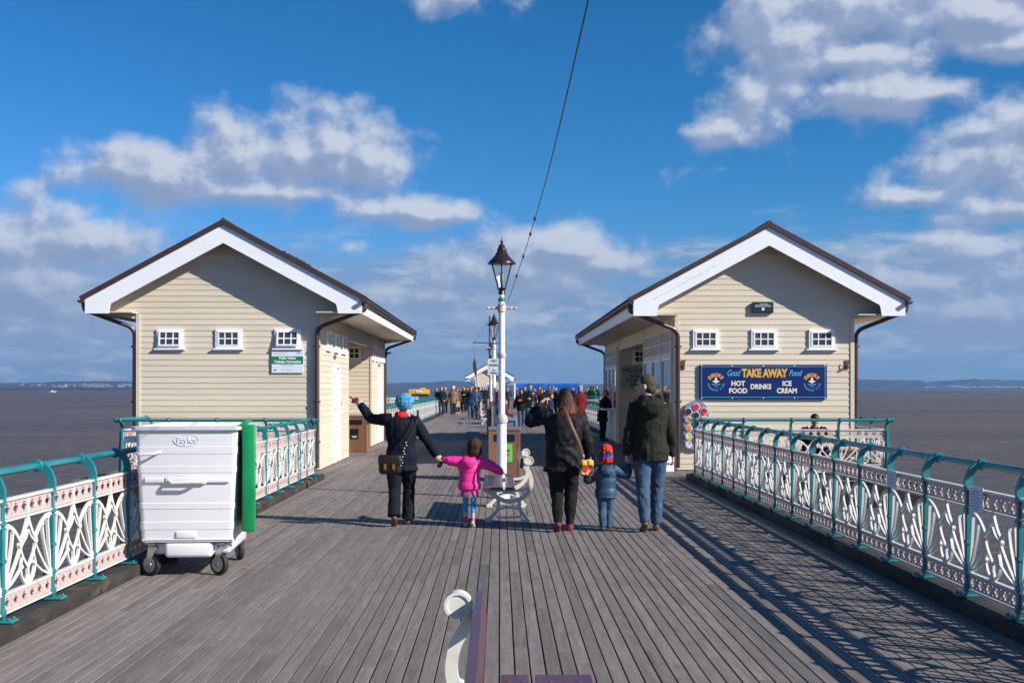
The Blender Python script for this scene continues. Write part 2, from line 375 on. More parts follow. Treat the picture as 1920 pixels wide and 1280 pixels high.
# ------------------------------------------------------------ sea, far shore
def sea():
    bm = B(); R = 26000
    rings = [0, 30, 80, 200, 600, 2000, 6000, 14000, R]; n = 48; prev = None
    c0 = bm.verts.new((0, 60, -8))
    for r in rings[1:]:
        cur = [bm.verts.new((r*math.cos(2*PI*k/n), 60+r*math.sin(2*PI*k/n), -8)) for k in range(n)]
        for k in range(n):
            if prev is None: bm.faces.new((c0, cur[k], cur[(k+1) % n]))
            else: bm.faces.new((prev[k], cur[k], cur[(k+1) % n], prev[(k+1) % n]))
        prev = cur
    m = D.materials.new('muddy_sea'); m.use_nodes = True; b = NB(m.node_tree); p = b.n['Principled BSDF']
    pos = b.node('ShaderNodeNewGeometry').outputs['Position']
    big = b.noise(b.vm('MULTIPLY', pos, (.25, 1, 1)), .012, 5, .6)
    mid = b.noise(b.vm('MULTIPLY', pos, (.12, 1, 1)), .06, 6, .65); rip = b.noise(b.vm('MULTIPLY', pos, (.35, 1, 1)), .9, 6, .7)
    c = b.mix(b.mr(b.m('ADD', b.m('MULTIPLY', big, .6), b.m('MULTIPLY', mid, .4)), .38, .62), (.158, .098, .052, 1), (.085, .066, .052, 1))
    c = b.mix(b.mr(rip, .42, .68), b.mix(1, c, (.62, .66, .76, 1), 'MULTIPLY'), b.mix(1, c, (1.38, 1.34, 1.32, 1), 'MULTIPLY'))  # ripple lights and darks painted into the water colour
    b.put(p.inputs['Base Color'], c); p.inputs['Roughness'].default_value = .4; p.inputs['IOR'].default_value = 1.33; p.inputs['Specular IOR Level'].default_value = .5
    w1 = b.noise(b.vm('MULTIPLY', pos, (.7, 1.5, 1)), 1.1, 6, .62, .3)
    w2 = b.noise(b.vm('MULTIPLY', pos, (.6, 1.3, 1)), .13, 5, .6, .3)
    bp = b.node('ShaderNodeBump'); bp.inputs['Strength'].default_value = .9; bp.inputs['Distance'].default_value = .35
    b.put(bp.inputs['Height'], b.m('ADD', w1, b.m('MULTIPLY', w2, 3.0))); b.put(p.inputs['Normal'], bp.outputs[0])
    tag(obj('sea', bm, m), kind='structure')
sea()
def hills():
    hm = mat('far_hill', (.050, .068, .075), .95, var=.35, scale=.004)
    dk = mat('far_flat', (.035, .04, .05), .95, var=.3, scale=.003)
    def ridge(name, pts, y, depth, m):
        bm = B(); n = 90; rows = []
        xs = [pts[0][0]+(pts[-1][0]-pts[0][0])*i/n for i in range(n+1)]
        def hgt(x):
            for (a, ha), (c, hc) in zip(pts, pts[1:]):
                if a <= x <= c:
                    t = (x-a)/(c-a); t = t*t*(3-2*t); return ha+(hc-ha)*t
            return 0
        for x in xs:
            X = (x-CX)*y/F; h = hgt(x)*y/F
            h *= 1+.06*noise.noise((x*.05, y*.001, 0))
            rows.append([bm.verts.new((X, y, -8.5)), bm.verts.new((X, y+depth*.25, -8+(h+8)*.55)), bm.verts.new((X, y+depth*.6, -8+(h+8)*1.0)), bm.verts.new((X, y+depth, -8.5))])
        for a, c in zip(rows, rows[1:]):
            for k in range(3): bm.faces.new((a[k], c[k], c[k+1], a[k+1]))
        tag(obj(name, bm, m, smooth=True), kind='structure')
    ridge('hills', [(-900, 4), (-300, 8), (0, 10), (35, 11), (65, 13), (140, 14), (220, 13), (320, 12), (460, 10), (560, 3)], 11000, 900, hm)
    ridge('hills', [(560, 2), (680, 9), (760, 10.5), (800, 11), (840, 14.5), (880, 12), (940, 6), (1000, 5), (1060, 6), (1100, 7.5), (1200, 9), (1320, 14), (1500, 17), (1612, 17), (1700, 16), (1760, 15.5), (1778, 10), (1800, 4)], 12000, 900, hm)
    ridge('hills', [(1720, 2), (1765, 12), (1800, 14.5), (1850, 17.0), (1863, 19.0), (1875, 17.0), (1920, 15.5), (2200, 13), (2700, 6)], 13500, 900, hm)
    ridge('mudflat', [(-900, .3), (-200, .3), (200, .3), (420, .2), (560, .1)], 5200, 120, dk)
    # pale town buildings on the shore: individually a fraction of a pixel
    tw = mat('far_town_walls', (.38, .37, .36), .9, var=.3, scale=.01)
    bm = B(); rr = random.Random(3)
    def town(p0, p1, e0, e1, n, y, w0=18, w1=60):
        for i in range(n):
            px = rr.uniform(p0, p1); X = (px-CX)*y/F; z = rr.uniform(e0, e1)*y/F; yy = y+z*1.2
            w = rr.uniform(w0, w1)*.7; box(bm, X, X+w, yy, yy+30, z-3, z+rr.uniform(1, 4))
    town(60, 250, 2.0, 7.5, 34, 10950, 12, 40); town(150, 240, 2.2, 7.5, 40, 10950, 14, 50); town(20, 150, 3.5, 7.5, 14, 10950, 12, 40)
    tag(obj('town', bm, tw), 'scattered pale town buildings along the low far left shore', 'town', kind='stuff')
    bm = B(); town(1730, 1752, .9, 2.3, 14, 11950, 25, 60); town(1775, 1798, 2.5, 4.2, 14, 13400, 30, 90); town(1800, 1925, 1.2, 3.2, 50, 13400, 30, 90)
    tag(obj('town', bm, tw), 'scattered pale town buildings along the far right shore', 'town', kind='stuff')
hills()
def haze():
    bm = B(); vs = box(bm, -15500, 15500, -400, 15000, -11, 330)
    m = D.materials.new('haze'); m.use_nodes = True; t = m.node_tree; t.nodes.clear()
    o = t.nodes.new('ShaderNodeOutputMaterial'); v = t.nodes.new('ShaderNodeVolumePrincipled')
    v.inputs['Color'].default_value = (.22, .50, 1.0, 1); v.inputs['Density'].default_value = 3.2e-5; v.inputs['Anisotropy'].default_value = .2
    t.links.new(v.outputs[0], o.inputs['Volume'])
    tag(obj('haze', bm, m), kind='stuff')
haze()

# ------------------------------------------------------------ deck
Y0 = 22.9       # hut fronts
YF = 20.65      # cross railings
def deck():
    bm = B(); rr = random.Random(11); pw = .0913; gap = .0085
    def field(xa, xb, ya, yb):
        k0 = math.floor(xa/pw); k1 = math.ceil(xb/pw)
        for k in range(k0, k1):
            x0 = k*pw; x1 = x0+pw-gap+rr.uniform(-.0015, .0015); x0 += rr.uniform(-.001, .001)
            if x1 > xb+.05 or x0 < xa-.05: continue
            y = ya-rr.uniform(0, 2.4)
            while y < yb:
                L = rr.choice((2.4, 3.0, 3.6)); a = max(ya, y); c = min(yb, y+L-.003)
                dz = rr.uniform(-.0012, .0012)
                if c-a > .02:
                    z0 = -.03; z1 = 0+dz; e = .002
                    vs = [bm.verts.new(q) for q in ((x0, a, z0), (x1, a, z0), (x1, c, z0), (x0, c, z0), (x0, a, z1-e), (x1, a, z1-e), (x1, c, z1-e), (x0, c, z1-e), (x0+e, a+e, z1), (x1-e, a+e, z1), (x1-e, c-e, z1), (x0+e, c-e, z1))]
                    for q in ((0, 1, 5, 4), (1, 2, 6, 5), (2, 3, 7, 6), (3, 0, 4, 7), (4, 5, 9, 8), (5, 6, 10, 9), (6, 7, 11, 10), (7, 4, 8, 11), (8, 9, 10, 11)): bm.faces.new([vs[i] for i in q])
                y += L
    field(-3.6, 3.8, .5, 74); field(-7.7, -3.6, YF-.1, 38); field(3.8, 7.6, YF-.1, 39.5); field(-9, 9.2, 74, 142)
    tag(obj('deck', bm, DECKM), kind='structure')
    bm = B()
    for (xa, xb, ya, yb) in ((-3.6, 3.8, -3, 74), (-7.7, -3.6, YF-.1, 38), (3.8, 7.6, YF-.1, 39.5), (-9, 9.2, 74, 142)):
        box(bm, xa, xb, ya, yb, -.5, -.06)
    tag(obj('dark_substructure_sheet', bm, DARK), kind='structure')  # solid near-black sheet stands in for the shade seen through plank gaps
    bm = B()
    yy = 6.0
    while yy < 140:
        for x in (-3.1, 0, 3.3):
            lathe(bm, [(.16, -12), (.16, -.5)], 10, (x, yy))
        yy += 9
    tag(obj('pier_piles', bm, DARK), kind='structure')
deck()
def kerbs():
    def k(x0, x1, y0, y1):
        # several timbers end to end
        bm = B(); rr = random.Random(int((x0+20)*97+y0*31)); lx = x1-x0 > y1-y0
        a, c = (x0, x1) if lx else (y0, y1); p = a
        while p < c-.01:
            L = min(rr.uniform(2.2, 3.2), c-p)
            if c-p-L < .4: L = c-p
            h = .098+rr.uniform(-.004, .004)
            if lx: rbox(bm, p+.004, p+L-.004, y0, y1, .002, h, .012, 2)
            else: rbox(bm, x0, x1, p+.004, p+L-.004, .002, h, .012, 2)
            p += L
        tag(obj('kerb', bm, KERB, smooth=True, angle=40), kind='structure')
    k(-3.46, -3.17, 1, YF+.12); k(3.37, 3.66, 1, YF+.12)
    k(-7.3, -3.47, YF-.1, YF+.12); k(3.67, 7.1, YF-.1, YF+.12)
    k(-3.85, -3.62, 36.4, 73.9); k(3.58, 3.82, 38.0, 73.9)
kerbs()

# ------------------------------------------------------------ railings
def quatre(cx, cy, r, n=6):
    pts = []
    for q in range(4):
        a0 = q*PI/2; c = (cx+r*.62*math.cos(a0), cy+r*.62*math.sin(a0))
        for k in range(n+1):
            a = a0-PI*.62+PI*1.24*k/n; pts.append((c[0]+r*.5*math.cos(a), c[1]+r*.5*math.sin(a)))
    return pts
def circ(cx, cy, r, n=8): return [(cx+r*math.cos(2*PI*k/n), cy+r*math.sin(2*PI*k/n)) for k in range(n)]
BAY = .855; HW = BAY/2-.018
def band_mesh(nm, h, nq, r):
    loops = [[(-HW, -h/2), (HW, -h/2), (HW, h/2), (-HW, h/2)]]; sp = 2*HW/nq
    for i in range(nq):
        x = -HW+sp*(i+.5)
        loops.append(quatre(x, 0, r))
        if i: loops += [circ(x-sp/2, h*.30, .0065), circ(x-sp/2, -h*.30, .0065)]
        if nq == 7 and i != 3 and h > .1: pass
    me = curve_mesh(nm, loops, .005, PINK); me.transform(Matrix.Rotation(PI/2, 4, 'X')); return me
UPB = band_mesh('upper_band', .115, 6, .036); LOB = band_mesh('lower_band', .105, 6, .031)
def tracery_mesh():
    bm = B(); z0, z1 = .278, .758; Hh = z1-z0; k = 0
    def S(pts, w, m=True, dd=0):
        nonlocal k
        for sg in ((1, -1) if m else (1,)):
            k += 1; e = .0004*(k % 9)
            P = [(sg*u*HW, z0+v*Hh) for u, v in pts]
            P3 = [Vector((p[0], p[1], 0)) for p in P]
            P = [(q.x, q.y) for q in crom(P3, 5)] if len(P) > 2 else P
            ribbon(bm, P, w*.80, -.008-e, .008+e)
    # mouldings
    for z, hh, d in ((.764, .014, .016), (.904, .018, .022), (.278, .014, .016), (.150, .014, .014)): box(bm, -HW, HW, -d, d, z-hh/2, z+hh/2)
    # half arches on the posts, central gothic arch, u from the centre line (0) to the post (1)
    S([(1, .95), (.80, .93), (.58, .85), (.43, .75), (.32, .66)], .034)
    S([(0, 1.0), (.05, .91), (.14, .79), (.24, .70), (.32, .66)], .034)
    S([(.32, .68), (.31, .55)], .040)
    S([(.31, .57), (.22, .63), (.09, .70), (0, .80)], .017)
    S([(.31, .56), (.22, .43), (.09, .32), (0, .25)], .026)
    S([(.31, .56), (.46, .41), (.70, .21), (.96, .04)], .026)
    S([(.60, .85), (.66, .62), (.80, .33), (.96, .05)], .024)
    S([(.84, .93), (.88, .62), (.93, .32), (.96, .05)], .022)
    S([(.22, .44), (.29, .28), (.22, .12), (.07, .03)], .022)
    S([(.28, .28), (.60, .13), (.96, .03)], .018)
    S([(0, .0), (0, .14)], .06, False); S([(0, .14), (0, .27)], .032, False)
    S([(.0, .99), (0, .86)], .036, False)
    for (u, v, r) in ((.95, .06, .032), (.60, .83, .018), (.84, .91, .018), (.315, .61, .024), (.05, .05, .026), (.27, .29, .016)):
        for sg in (1, -1):
            lathe(bm, [(r*.6, -.017), (r, -.012), (r, .012), (r*.6, .017)], 8, M=Matrix.Translation((sg*u*HW, 0, z0+v*Hh)) @ Matrix.Rotation(PI/2, 4, 'X'))
    # seam strip and shaped brackets between band and tracery
    box(bm, -.008, .008, -.008, .008, .772, .894)
    return meshof(bm, 'tracery_panel', IRONW)
TRAC = tracery_mesh()
def post_mesh():
    bm = B()
    # local: x along the rail, y outwards, z up
    rbox(bm, -.055, .055, -.10, .13, .10, .118, .005, 1)
    for sx in (-.035, .035):
        for y in (-.07, .10): lathe(bm, [(.012, .118), (.012, .130), (.006, .134)], 6, (sx, y))
    rbox(bm, -.017, .017, -.022, .030, .119, .88, .004, 1)
    for z, hh in ((.16, .05), (.30, .035), (.50, .03), (.75, .03), (.895, .05)):
        rbox(bm, -.026, .026, -.030, .036, z-hh/2, z+hh/2, .006, 1)
    # scalloped web behind
    ribbon(bm, [(.05, .12), (.045, .3), (.032, .45), (.045, .6), (.032, .75), (.030, .88)], .03, -.006, .006, T=lambda u, d, z: Vector((d, u, z)))
    pts = crom([(0.0, .90, 0), (-.002, .97, 0), (.022, 1.035, 0), (.062, 1.07, 0), (.10, 1.078, 0)], 5)
    ribbon(bm, [(p.x, p.y) for p in pts], [.058]*6+[.052]*(len(pts)-6), -.016, .016, T=lambda u, d, z: Vector((d, u, z)))
    lathe(bm, [(.038, -.024), (.044, -.016), (.044, .016), (.038, .024)], 14, M=Matrix.Translation((0, .10, 1.078)) @ Matrix.Rotation(PI/2, 4, 'Y'))
    return meshof(bm, 'post', TEAL, True, 35)
POST = post_mesh()
def railing(label, p0, dirv, n, outsign, group='cast iron pier railings', endpost=True, skip=()):
    """from p0, n bays along unit dir; outward = dir rotated by outsign*90deg"""
    ang = math.atan2(dirv[1], dirv[0])
    root = empty('railing', (p0[0], p0[1], 0), ang, label, 'railing', group)
    flip = 0 if outsign > 0 else PI
    bm = B(); yo = .10*outsign
    L = n*BAY
    tube(bm, [Vector((-.10, yo, 1.078)), Vector((L+.10, yo, 1.078))], .027, 14)
    for i in range(int(L/2.6)+1): lathe(bm, [(.031, -.02), (.031, .02)], 14, M=Matrix.Translation((i*2.6+.4, yo, 1.078)) @ Matrix.Rotation(PI/2, 4, 'Y'))
    obj('top_rail', bm, TEAL, root, True, 40)
    for i in range(n+1):
        if i < n or endpost: link('post', POST, root, (i*BAY, 0, 0), flip)
        if i < n and i not in skip:
            p = link('panel', TRAC, root, ((i+.5)*BAY, 0, 0), flip)
            link('upper_band', UPB, p, (0, 0, .833)); link('lower_band', LOB, p, (0, 0, .214))
    return root
railing('right hand railing in the foreground with its sunlit white tracery and two notices', (3.5, YF-.12), (0, -1), 21, 1)
railing('left hand railing in the foreground running behind the big white bin', (-3.3, YF-.24), (0, -1), 21, -1)
railing('cross railing in front of the public toilets hut on the left', (-3.3, YF-.24), (-1, 0), 4, 1)
railing('cross railing in front of the take away hut on the right', (3.5, YF-.12), (1, 0), 4, -1)
railing('short railing from the far left corner post back to the toilets hut', (-3.3-4*BAY, YF-.24), (0, 1), 2, 1)
railing('short railing from the far right corner post back to the take away hut', (3.5+4*BAY, YF-.12), (0, 1), 2, -1)
railing('long railing beyond the toilets hut beside the strolling crowd', (-3.75, 36.9), (0, 1), 43, 1, endpost=True)
railing('long railing beyond the take away hut on the right of the pier', (3.70, 38.2), (0, 1), 41, -1)
railing('distant cross railing at the left shoulder of the pier head', (-3.75, 74.1), (-1, 0), 6, 1)
railing('distant cross railing at the right shoulder of the pier head', (3.9, 74.1), (1, 0), 6, -1)
railing('distant outer railing along the left edge of the pier head', (-3.75-6*BAY, 74.1), (0, 1), 60, 1)
railing('distant outer railing along the right edge of the pier head', (3.9+6*BAY, 74.1), (0, 1), 60, -1)
PAPER = mat('notice_paper', (.72, .74, .78), .5, var=.04); INK = mat('notice_ink', (.10, .11, .16), .6)
for (y, z0_, z1_, lab) in ((8.35, .74, .93, 'small tall white notice tied to the nearest bay of the right railing'), (10.15, .77, .92, 'small square faded notice on the right railing two bays further on')):
    r = empty('notice', (3.47, y, 0), 0, lab, 'notice', 'notices on the right railing')
    bm = B(); rbox(bm, -.004, .004, -.12, .12, z0_, z1_, .002, 1); obj('plate', bm, PAPER, r)
    bm = B(); rr = random.Random(5); z = z1_-.03
    while z > z0_+.02: w = rr.uniform(.04, .09); box(bm, -.0055, -.0045, -w, w, z-.004, z); z -= .022
    obj('print', bm, INK, r)


# ------------------------------------------------------------ huts
ROOFROWS = {}
def wall(bm, p0, p1, z0, z1, off=0.0, top=None, pitch=.1155):
    """weatherboards from p0 to p1 (xy), facing right-hand side of p0->p1 turned -90; top(u) limits height by giving (ulo,uhi) at z"""
    p0 = Vector((p0[0], p0[1], 0)); p1 = Vector((p1[0], p1[1], 0)); t = (p1-p0); L = t.length; t.normalize(); nrm = Vector((t.y, -t.x, 0))
    z = z0
    while z < z1-.001:
        zt = min(z+pitch, z1)
        lo0, hi0 = top(z) if top else (0, L); lo1, hi1 = top(zt) if top else (0, L)
        if hi0 <= lo0: break
        hi1 = max(hi1, lo1)
        def q(u, zz, o): return bm.verts.new(p0+t*u+nrm*o+Vector((0, 0, zz)))
        a, b_, c, d = q(lo0, z, .013), q(hi0, z, .013), q(hi1, zt, .004), q(lo1, zt, .004)
        bm.faces.new((a, b_, c, d))
        e, f = q(lo0, z, 0), q(hi0, z, 0); bm.faces.new((e, f, b_, a))
        z += pitch
def six_pane(root, x, y, z0, w, h, face=0.0, cols=3, rows=2, tilt=0.0, sill=True, glass=GLASS, name='window'):
    """window whose outside faces -Y turned by face, lower left corner at x"""
    M = Matrix.Translation((x, y, 0)) @ Matrix.Rotation(face, 4, 'Z')
    bm = B(); fr = .05
    for a in ((0, w, 0, fr), (0, w, h-fr, h)): box(bm, a[0], a[1], -.036, 0, z0+a[2], z0+a[3], M=M)
    for a in ((0, fr), (w-fr, w)): box(bm, a[0], a[1], -.034, 0, z0+fr, z0+h-fr, M=M)
    f = obj(name, bm, WHITE, root)
    bm = B(); s = .022
    R = M @ Matrix.Translation((0, -.03, z0+h-fr)) @ Matrix.Rotation(-tilt, 4, 'X') @ Matrix.Translation((0, .03, -(z0+h-fr)))
    i0, i1, j0, j1 = fr-.008, w-fr+.008, z0+fr-.008, z0+h-fr+.008
    for a in ((i0, i1, j0, j0+.03), (i0, i1, j1-.03, j1)): box(bm, a[0], a[1], -.045-tilt*.02, -.02, a[2], a[3], M=R)
    for a in ((i0, i0+.03), (i1-.03, i1)): box(bm, a[0], a[1], -.044-tilt*.02, -.02, j0+.03, j1-.03, M=R)
    for k in range(1, cols):
        xc = i0+(i1-i0)*k/cols; box(bm, xc-s/2, xc+s/2, -.040, -.02, j0+.03, j1-.03, M=R)
    for k in range(1, rows):
        zc = j0+(j1-j0)*k/rows; box(bm, i0+.03, i1-.03, -.0385, -.02, zc-s/2, zc+s/2, M=R)
    obj('casement', bm, WHITE, f)
    bm = B(); box(bm, i0+.02, i1-.02, -.030, -.019, j0+.02, j1-.02, M=R); obj('pane', bm, glass, f)
    if sill:
        bm = B(); rbox(bm, -.055, w+.055, -.065, -.002, z0-.035, z0-.005, .005, 1, M=M); obj('sill', bm, WHITE, f)
    return f
def louvre(root, x, y, z0, w, h, face):
    M = Matrix.Translation((x, y, 0)) @ Matrix.Rotation(face, 4, 'Z')
    bm = B()
    for a in ((0, w, 0, .04), (0, w, h-.04, h)): box(bm, a[0], a[1], -.05, 0, z0+a[2], z0+a[3], M=M)
    for a in ((0, .04), (w-.04, w)): box(bm, a[0], a[1], -.048, 0, z0+.04, z0+h-.04, M=M)
    f = obj('window', bm, WHITE, root)
    bm = B(); box(bm, .03, w-.03, -.022, -.004, z0+.03, z0+h-.03, M=M)
    k = int((w-.08)/.035)
    for i in range(k):
        xx = .05+(w-.1)*i/max(1, k-1); box(bm, xx-.006, xx+.006, -.034, -.021, z0+.035, z0+h-.035, M=M)
    obj('slatted_panel', bm, LOUVRE, f)
def hut(kind, s, ai, ao, y0, y1, y2, y3, dz, label, cat='building', sc=1.0):
    """s=-1 left, +1 right; ai/ao inner and outer wall distance; blocks y0-y1 and y2-y3 with an alcove between"""
    root = empty('weatherboarded_hut', (s*(ai+ao)/2, y0, 0), 0, label, cat, 'weatherboarded pier huts')
    cx = s*(ai+ao)/2; off = Vector((cx, y0, 0))
    def X(a): return s*a-cx
    def add(name, bm, m, parent=root, smooth=False, ang=None): return obj(name, bm, m, parent, smooth, ang)
    hw = (ao-ai)/2; EZ = 3.13+dz; OV = 1.06; OY = .43; slope = .539
    yb = -OY; apex = 4.93+dz; half = hw+.90; XE = hw+OV-.17
    # walls
    bm = B()
    hwg = hw
    def front_top(z):
        if z <= EZ: return (0, 2*hwg)
        lim = (apex-.16-z)/slope
        h = min(hwg+OV*.75, lim); return (hwg-h, hwg+h)
    wall(bm, (-hw, 0), (hw, 0), 0.02, apex-.17, top=front_top)
    wall(bm, (hw, y3-y0), (-hw, y3-y0), 0.02, apex-.17, top=front_top)
    L1, L2, L3 = y1-y0, y2-y0, y3-y0
    xi, xo = X(ai), X(ao); dpt = 1.9; xa = X(ai+dpt)
    def W_(p, q, z1=EZ):
        if s > 0: wall(bm, q, p, .02, z1)
        else: wall(bm, p, q, .02, z1)
    W_((xi, 0), (xi, L1)); W_((xi, L2), (xi, L3)); W_((xa, L1), (xa, L2))
    if s < 0: wall(bm, (xa, L2), (xi, L2), .02, EZ); wall(bm, (xi, L1), (xa, L1), .02, EZ); wall(bm, (xo, L3), (xo, 0), .02, EZ)
    else: wall(bm, (xi, L2), (xa, L2), .02, EZ); wall(bm, (xa, L1), (xi, L1), .02, EZ); wall(bm, (xo, 0), (xo, L3), .02, EZ)
    # solid core so nothing shows through
    def bx(x0, x1, a, c, z0, z1): box(bm, min(x0, x1), max(x0, x1), a, c, z0, z1)
    bx(xi-(-s)*-.02*0+s*.03, xo-s*.03, .03, L1-.03, 0, EZ-.02); bx(xi+s*.03, xo-s*.03, L2+.03, L3-.03, 0, EZ-.02); bx(xa+s*.03, xo-s*.03, L1-.02, L2+.02, 0, EZ-.025)
    w = add('wall', bm, CREAM)
    # corner boards
    for (x, y) in ((xi, 0), (xo, 0), (xi, L3), (xo, L3)):
        bm = B(); sg = 1 if x > 0 else -1; yy = (-.026, .05) if y == 0 else (y-.05, y+.026)
        box(bm, min(x-sg*.05, x+sg*.026), max(x-sg*.05, x+sg*.026), yy[0], yy[1], .02, EZ-.004); add('corner_board', bm, CREAM, w)
    bm = B(); box(bm, min(xi-s*.024, xi+s*.02), max(xi-s*.024, xi+s*.02), L1-.06, L1+.024, .02, EZ-.004); add('corner_board', bm, CREAM, w)
    bm = B(); box(bm, min(xi-s*.024, xi+s*.02), max(xi-s*.024, xi+s*.02), L2-.024, L2+.06, .02, EZ-.004)
    add('corner_board', bm, CREAM, w)
    # lintel beam over the alcove
    bm = B(); rbox(bm, min(xi, xi+s*.16), max(xi, xi+s*.16), L1+.03, L2-.03, 2.80+dz, EZ-.003, .008, 1); add('lintel', bm, SOFFIT)
    # soffit
    bm = B()
    for sg in (-1, 1):
        box(bm, min(sg*hw, sg*(XE)), max(sg*hw, sg*XE), -OY+.05, L3+.25, EZ, EZ+.02)
    box(bm, min(xi, xa)-.0, max(xi, xa), L1+.03, L2-.03, EZ-.001, EZ+.019)
    add('soffit', bm, SOFFIT)
    # bargeboards front and back
    for (ya, nm) in ((-OY, 'bargeboard'), (L3+.22, 'bargeboard')):
        for sg in (-1, 1):
            top = [(0, apex-.085), (sg*half, apex-.085-half*slope)]
            zb = EZ-.02
            xi_ = half-.46; xk = xi_-.06; zk = apex-.085-.355-xk*slope
            pr = [(0, apex-.085), (sg*(half+.0), apex-.085-half*slope), (sg*half, zb), (sg*xi_, zb)]
            for t in (.25, .5, .75, 1.0):
                a = t*PI/2; pr.append((sg*(xi_-.01-.05*(1-math.cos(a))), zb+(zk-zb)*math.sin(a)))
            pr.append((0, apex-.085-.355))
            bm = B(); vs0 = [bm.verts.new((p[0], ya, p[1])) for p in pr]; vs1 = [bm.verts.new((p[0], ya+.035, p[1])) for p in pr]
            n = len(pr)
            f0 = bm.faces.new(vs0); f1 = bm.faces.new(vs1[::-1])
            for k in range(n): bm.faces.new((vs0[k], vs0[(k+1) % n], vs1[(k+1) % n], vs1[k]))
            bmesh.ops.recalc_face_normals(bm, faces=bm.faces); bmesh.ops.triangulate(bm, faces=[f0, f1])
            add(nm, bm, WHITE)
    # roof: courses of slates on both slopes
    bm = B(); rr = random.Random(int(y0)+s)
    ya, yb2 = -OY-.03, L3+.26; ex = half+.05
    for sg in (-1, 1):
        n = 24
        for i in range(n):
            x0 = ex*(i)/n; x1 = ex*(i+1.15)/n; za = apex-x0*slope; zb = apex-min(x1, ex+.03)*slope
            y = ya; 
            while y < yb2-.01:
                ww = min(.3 if (i % 2 == 0 or y > ya) else .15, yb2-y); e = rr.uniform(0, .007); x1j = min(x1+rr.uniform(-.008, .008), ex+.04)
                zj = apex-x1j*slope
                a = [(sg*x0, y, za+.004), (sg*x0, y+ww-.004, za+.004), (sg*x1j, y+ww-.004, zj+.016+e), (sg*x1j, y, zj+.016+e)]
                c_ = [(p[0], p[1], p[2]-.012) for p in a]
                va = [bm.verts.new(p) for p in a]; vc = [bm.verts.new(p) for p in c_]
                bm.faces.new(va if sg > 0 else va[::-1]); bm.faces.new(vc[::-1] if sg > 0 else vc)
                for k in range(4): bm.faces.new((va[k], vc[k], vc[(k+1) % 4], va[(k+1) % 4]))
                y += ww
        # deck under the slates
        vs = [(0, apex-.02), (sg*ex, apex-.02-ex*slope), (sg*ex, apex-.075-ex*slope), (0, apex-.075)]
        a = [bm.verts.new((p[0], ya+.03, p[1])) for p in vs]; c_ = [bm.verts.new((p[0], yb2-.02, p[1])) for p in vs]
        for k in range(4): bm.faces.new((a[k], a[(k+1) % 4], c_[(k+1) % 4], c_[k]))
        bm.faces.new(a); bm.faces.new(c_[::-1])
    roof = add('roof', bm, SLATE)
    bm = B(); 
    for sg in (-1, 1):
        ribbon(bm, [(0, apex+.018), (sg*.14, apex+.018-.14*slope)], .02, ya-.005, yb2+.01)
    tube(bm, [(0, ya-.006, apex+.02), (0, yb2+.012, apex+.02)], .035, 8)
    add('ridge', bm, SLATE, roof)
    for sg in (-1, 1):
        for yy in ((ya-.014, ya+.026), (yb2-.018, yb2+.02)):
            bm = B(); ribbon(bm, [(0, apex-.028), (sg*(ex+.035), apex-.028-(ex+.035)*slope)], .092, yy[0]-.001*sg, yy[1]-.001*sg)
            add('verge_trim', bm, BROWN, roof)
    # eaves fascia and gutters
    zt = apex-.085-half*slope
    bm = B()
    for sg in (-1, 1): box(bm, min(sg*(half-.03), sg*half), max(sg*(half-.03), sg*half), -OY+.04, L3+.2, EZ-.018, zt-.002)
    add('fascia', bm, WHITE)
    for sg in (-1, 1):
        bm = B(); gx = half+.055; gz = zt-.02; n = 8; r = .06
        prof = [(sg*gx+r*math.cos(PI+PI*k/n), gz+r*math.sin(PI+PI*k/n)) for k in range(n+1)]
        prof2 = [(sg*gx+(r-.007)*math.cos(PI+PI*k/n), gz+(r-.007)*math.sin(PI+PI*k/n)) for k in range(n+1)][::-1]
        pr = prof+prof2
        a = [bm.verts.new((p[0], -OY-.10, p[1])) for p in pr]; c_ = [bm.verts.new((p[0], L3+.3, p[1])) for p in pr]; n2 = len(pr)
        for k in range(n2): bm.faces.new((a[k], a[(k+1) % n2], c_[(k+1) % n2], c_[k]))
        for e in (-OY-.104, L3+.3):
            v = [bm.verts.new((p[0], e, p[1])) for p in prof]; bm.faces.new(v if e > 0 else v[::-1])
        lathe(bm, [(.05, gz-.13), (.055, gz-.05)], 10, (sg*gx, -OY+.12))
        add('gutter', bm, BROWN, None or root)
        bm = B(); xw = sg*(hw-.03) if (sg == -s) else sg*(hw+.072)
        yw = -.075 if sg == -s else .03
        pts = smooth_path([(sg*gx, -OY+.12, gz-.08), (sg*gx, -OY+.12, gz-.18), (xw, yw, 2.86+dz-.02), (xw, yw, .06)], .16, 6)
        tube(bm, pts, .042, 12)
        for z in (2.45, 1.35, .55): lathe(bm, [(.052, z), (.052, z+.05)], 12, (xw, yw)); box(bm, xw-.075, xw+.075, yw-.008, yw+.008, z+.012, z+.038)
        add('downpipe', bm, PIPE, root, True, 50)
        # rear downpipe
        bm = B(); pts = smooth_path([(sg*gx, L3+.1, gz-.08), (sg*gx, L3+.1, gz-.18), (sg*(hw+.05), L3-.12, 2.86+dz), (sg*(hw+.05), L3-.12, .06)], .16, 6)
        tube(bm, pts, .042, 10); add('downpipe', bm, PIPE, root, True, 50)
    # rafter ends below the verge
    for t in (.25, .5, .75):
        for sg in (-1, 1):
            bm = B(); x = sg*hw*t*1.3; z = apex-.14-abs(x)*slope; box(bm, x-.03, x+.03, -OY+.04, -.002, z-.075, z-.004); add('rafter_end', bm, SOFFIT, roof)
    return root, X, hw
hutL, XL, hwL = hut('l', -1, 3.61, 7.23, Y0, 27.25, 32.1, 35.8, 0, 'cream weatherboarded hut on the left with a public toilets sign and louvred side windows')
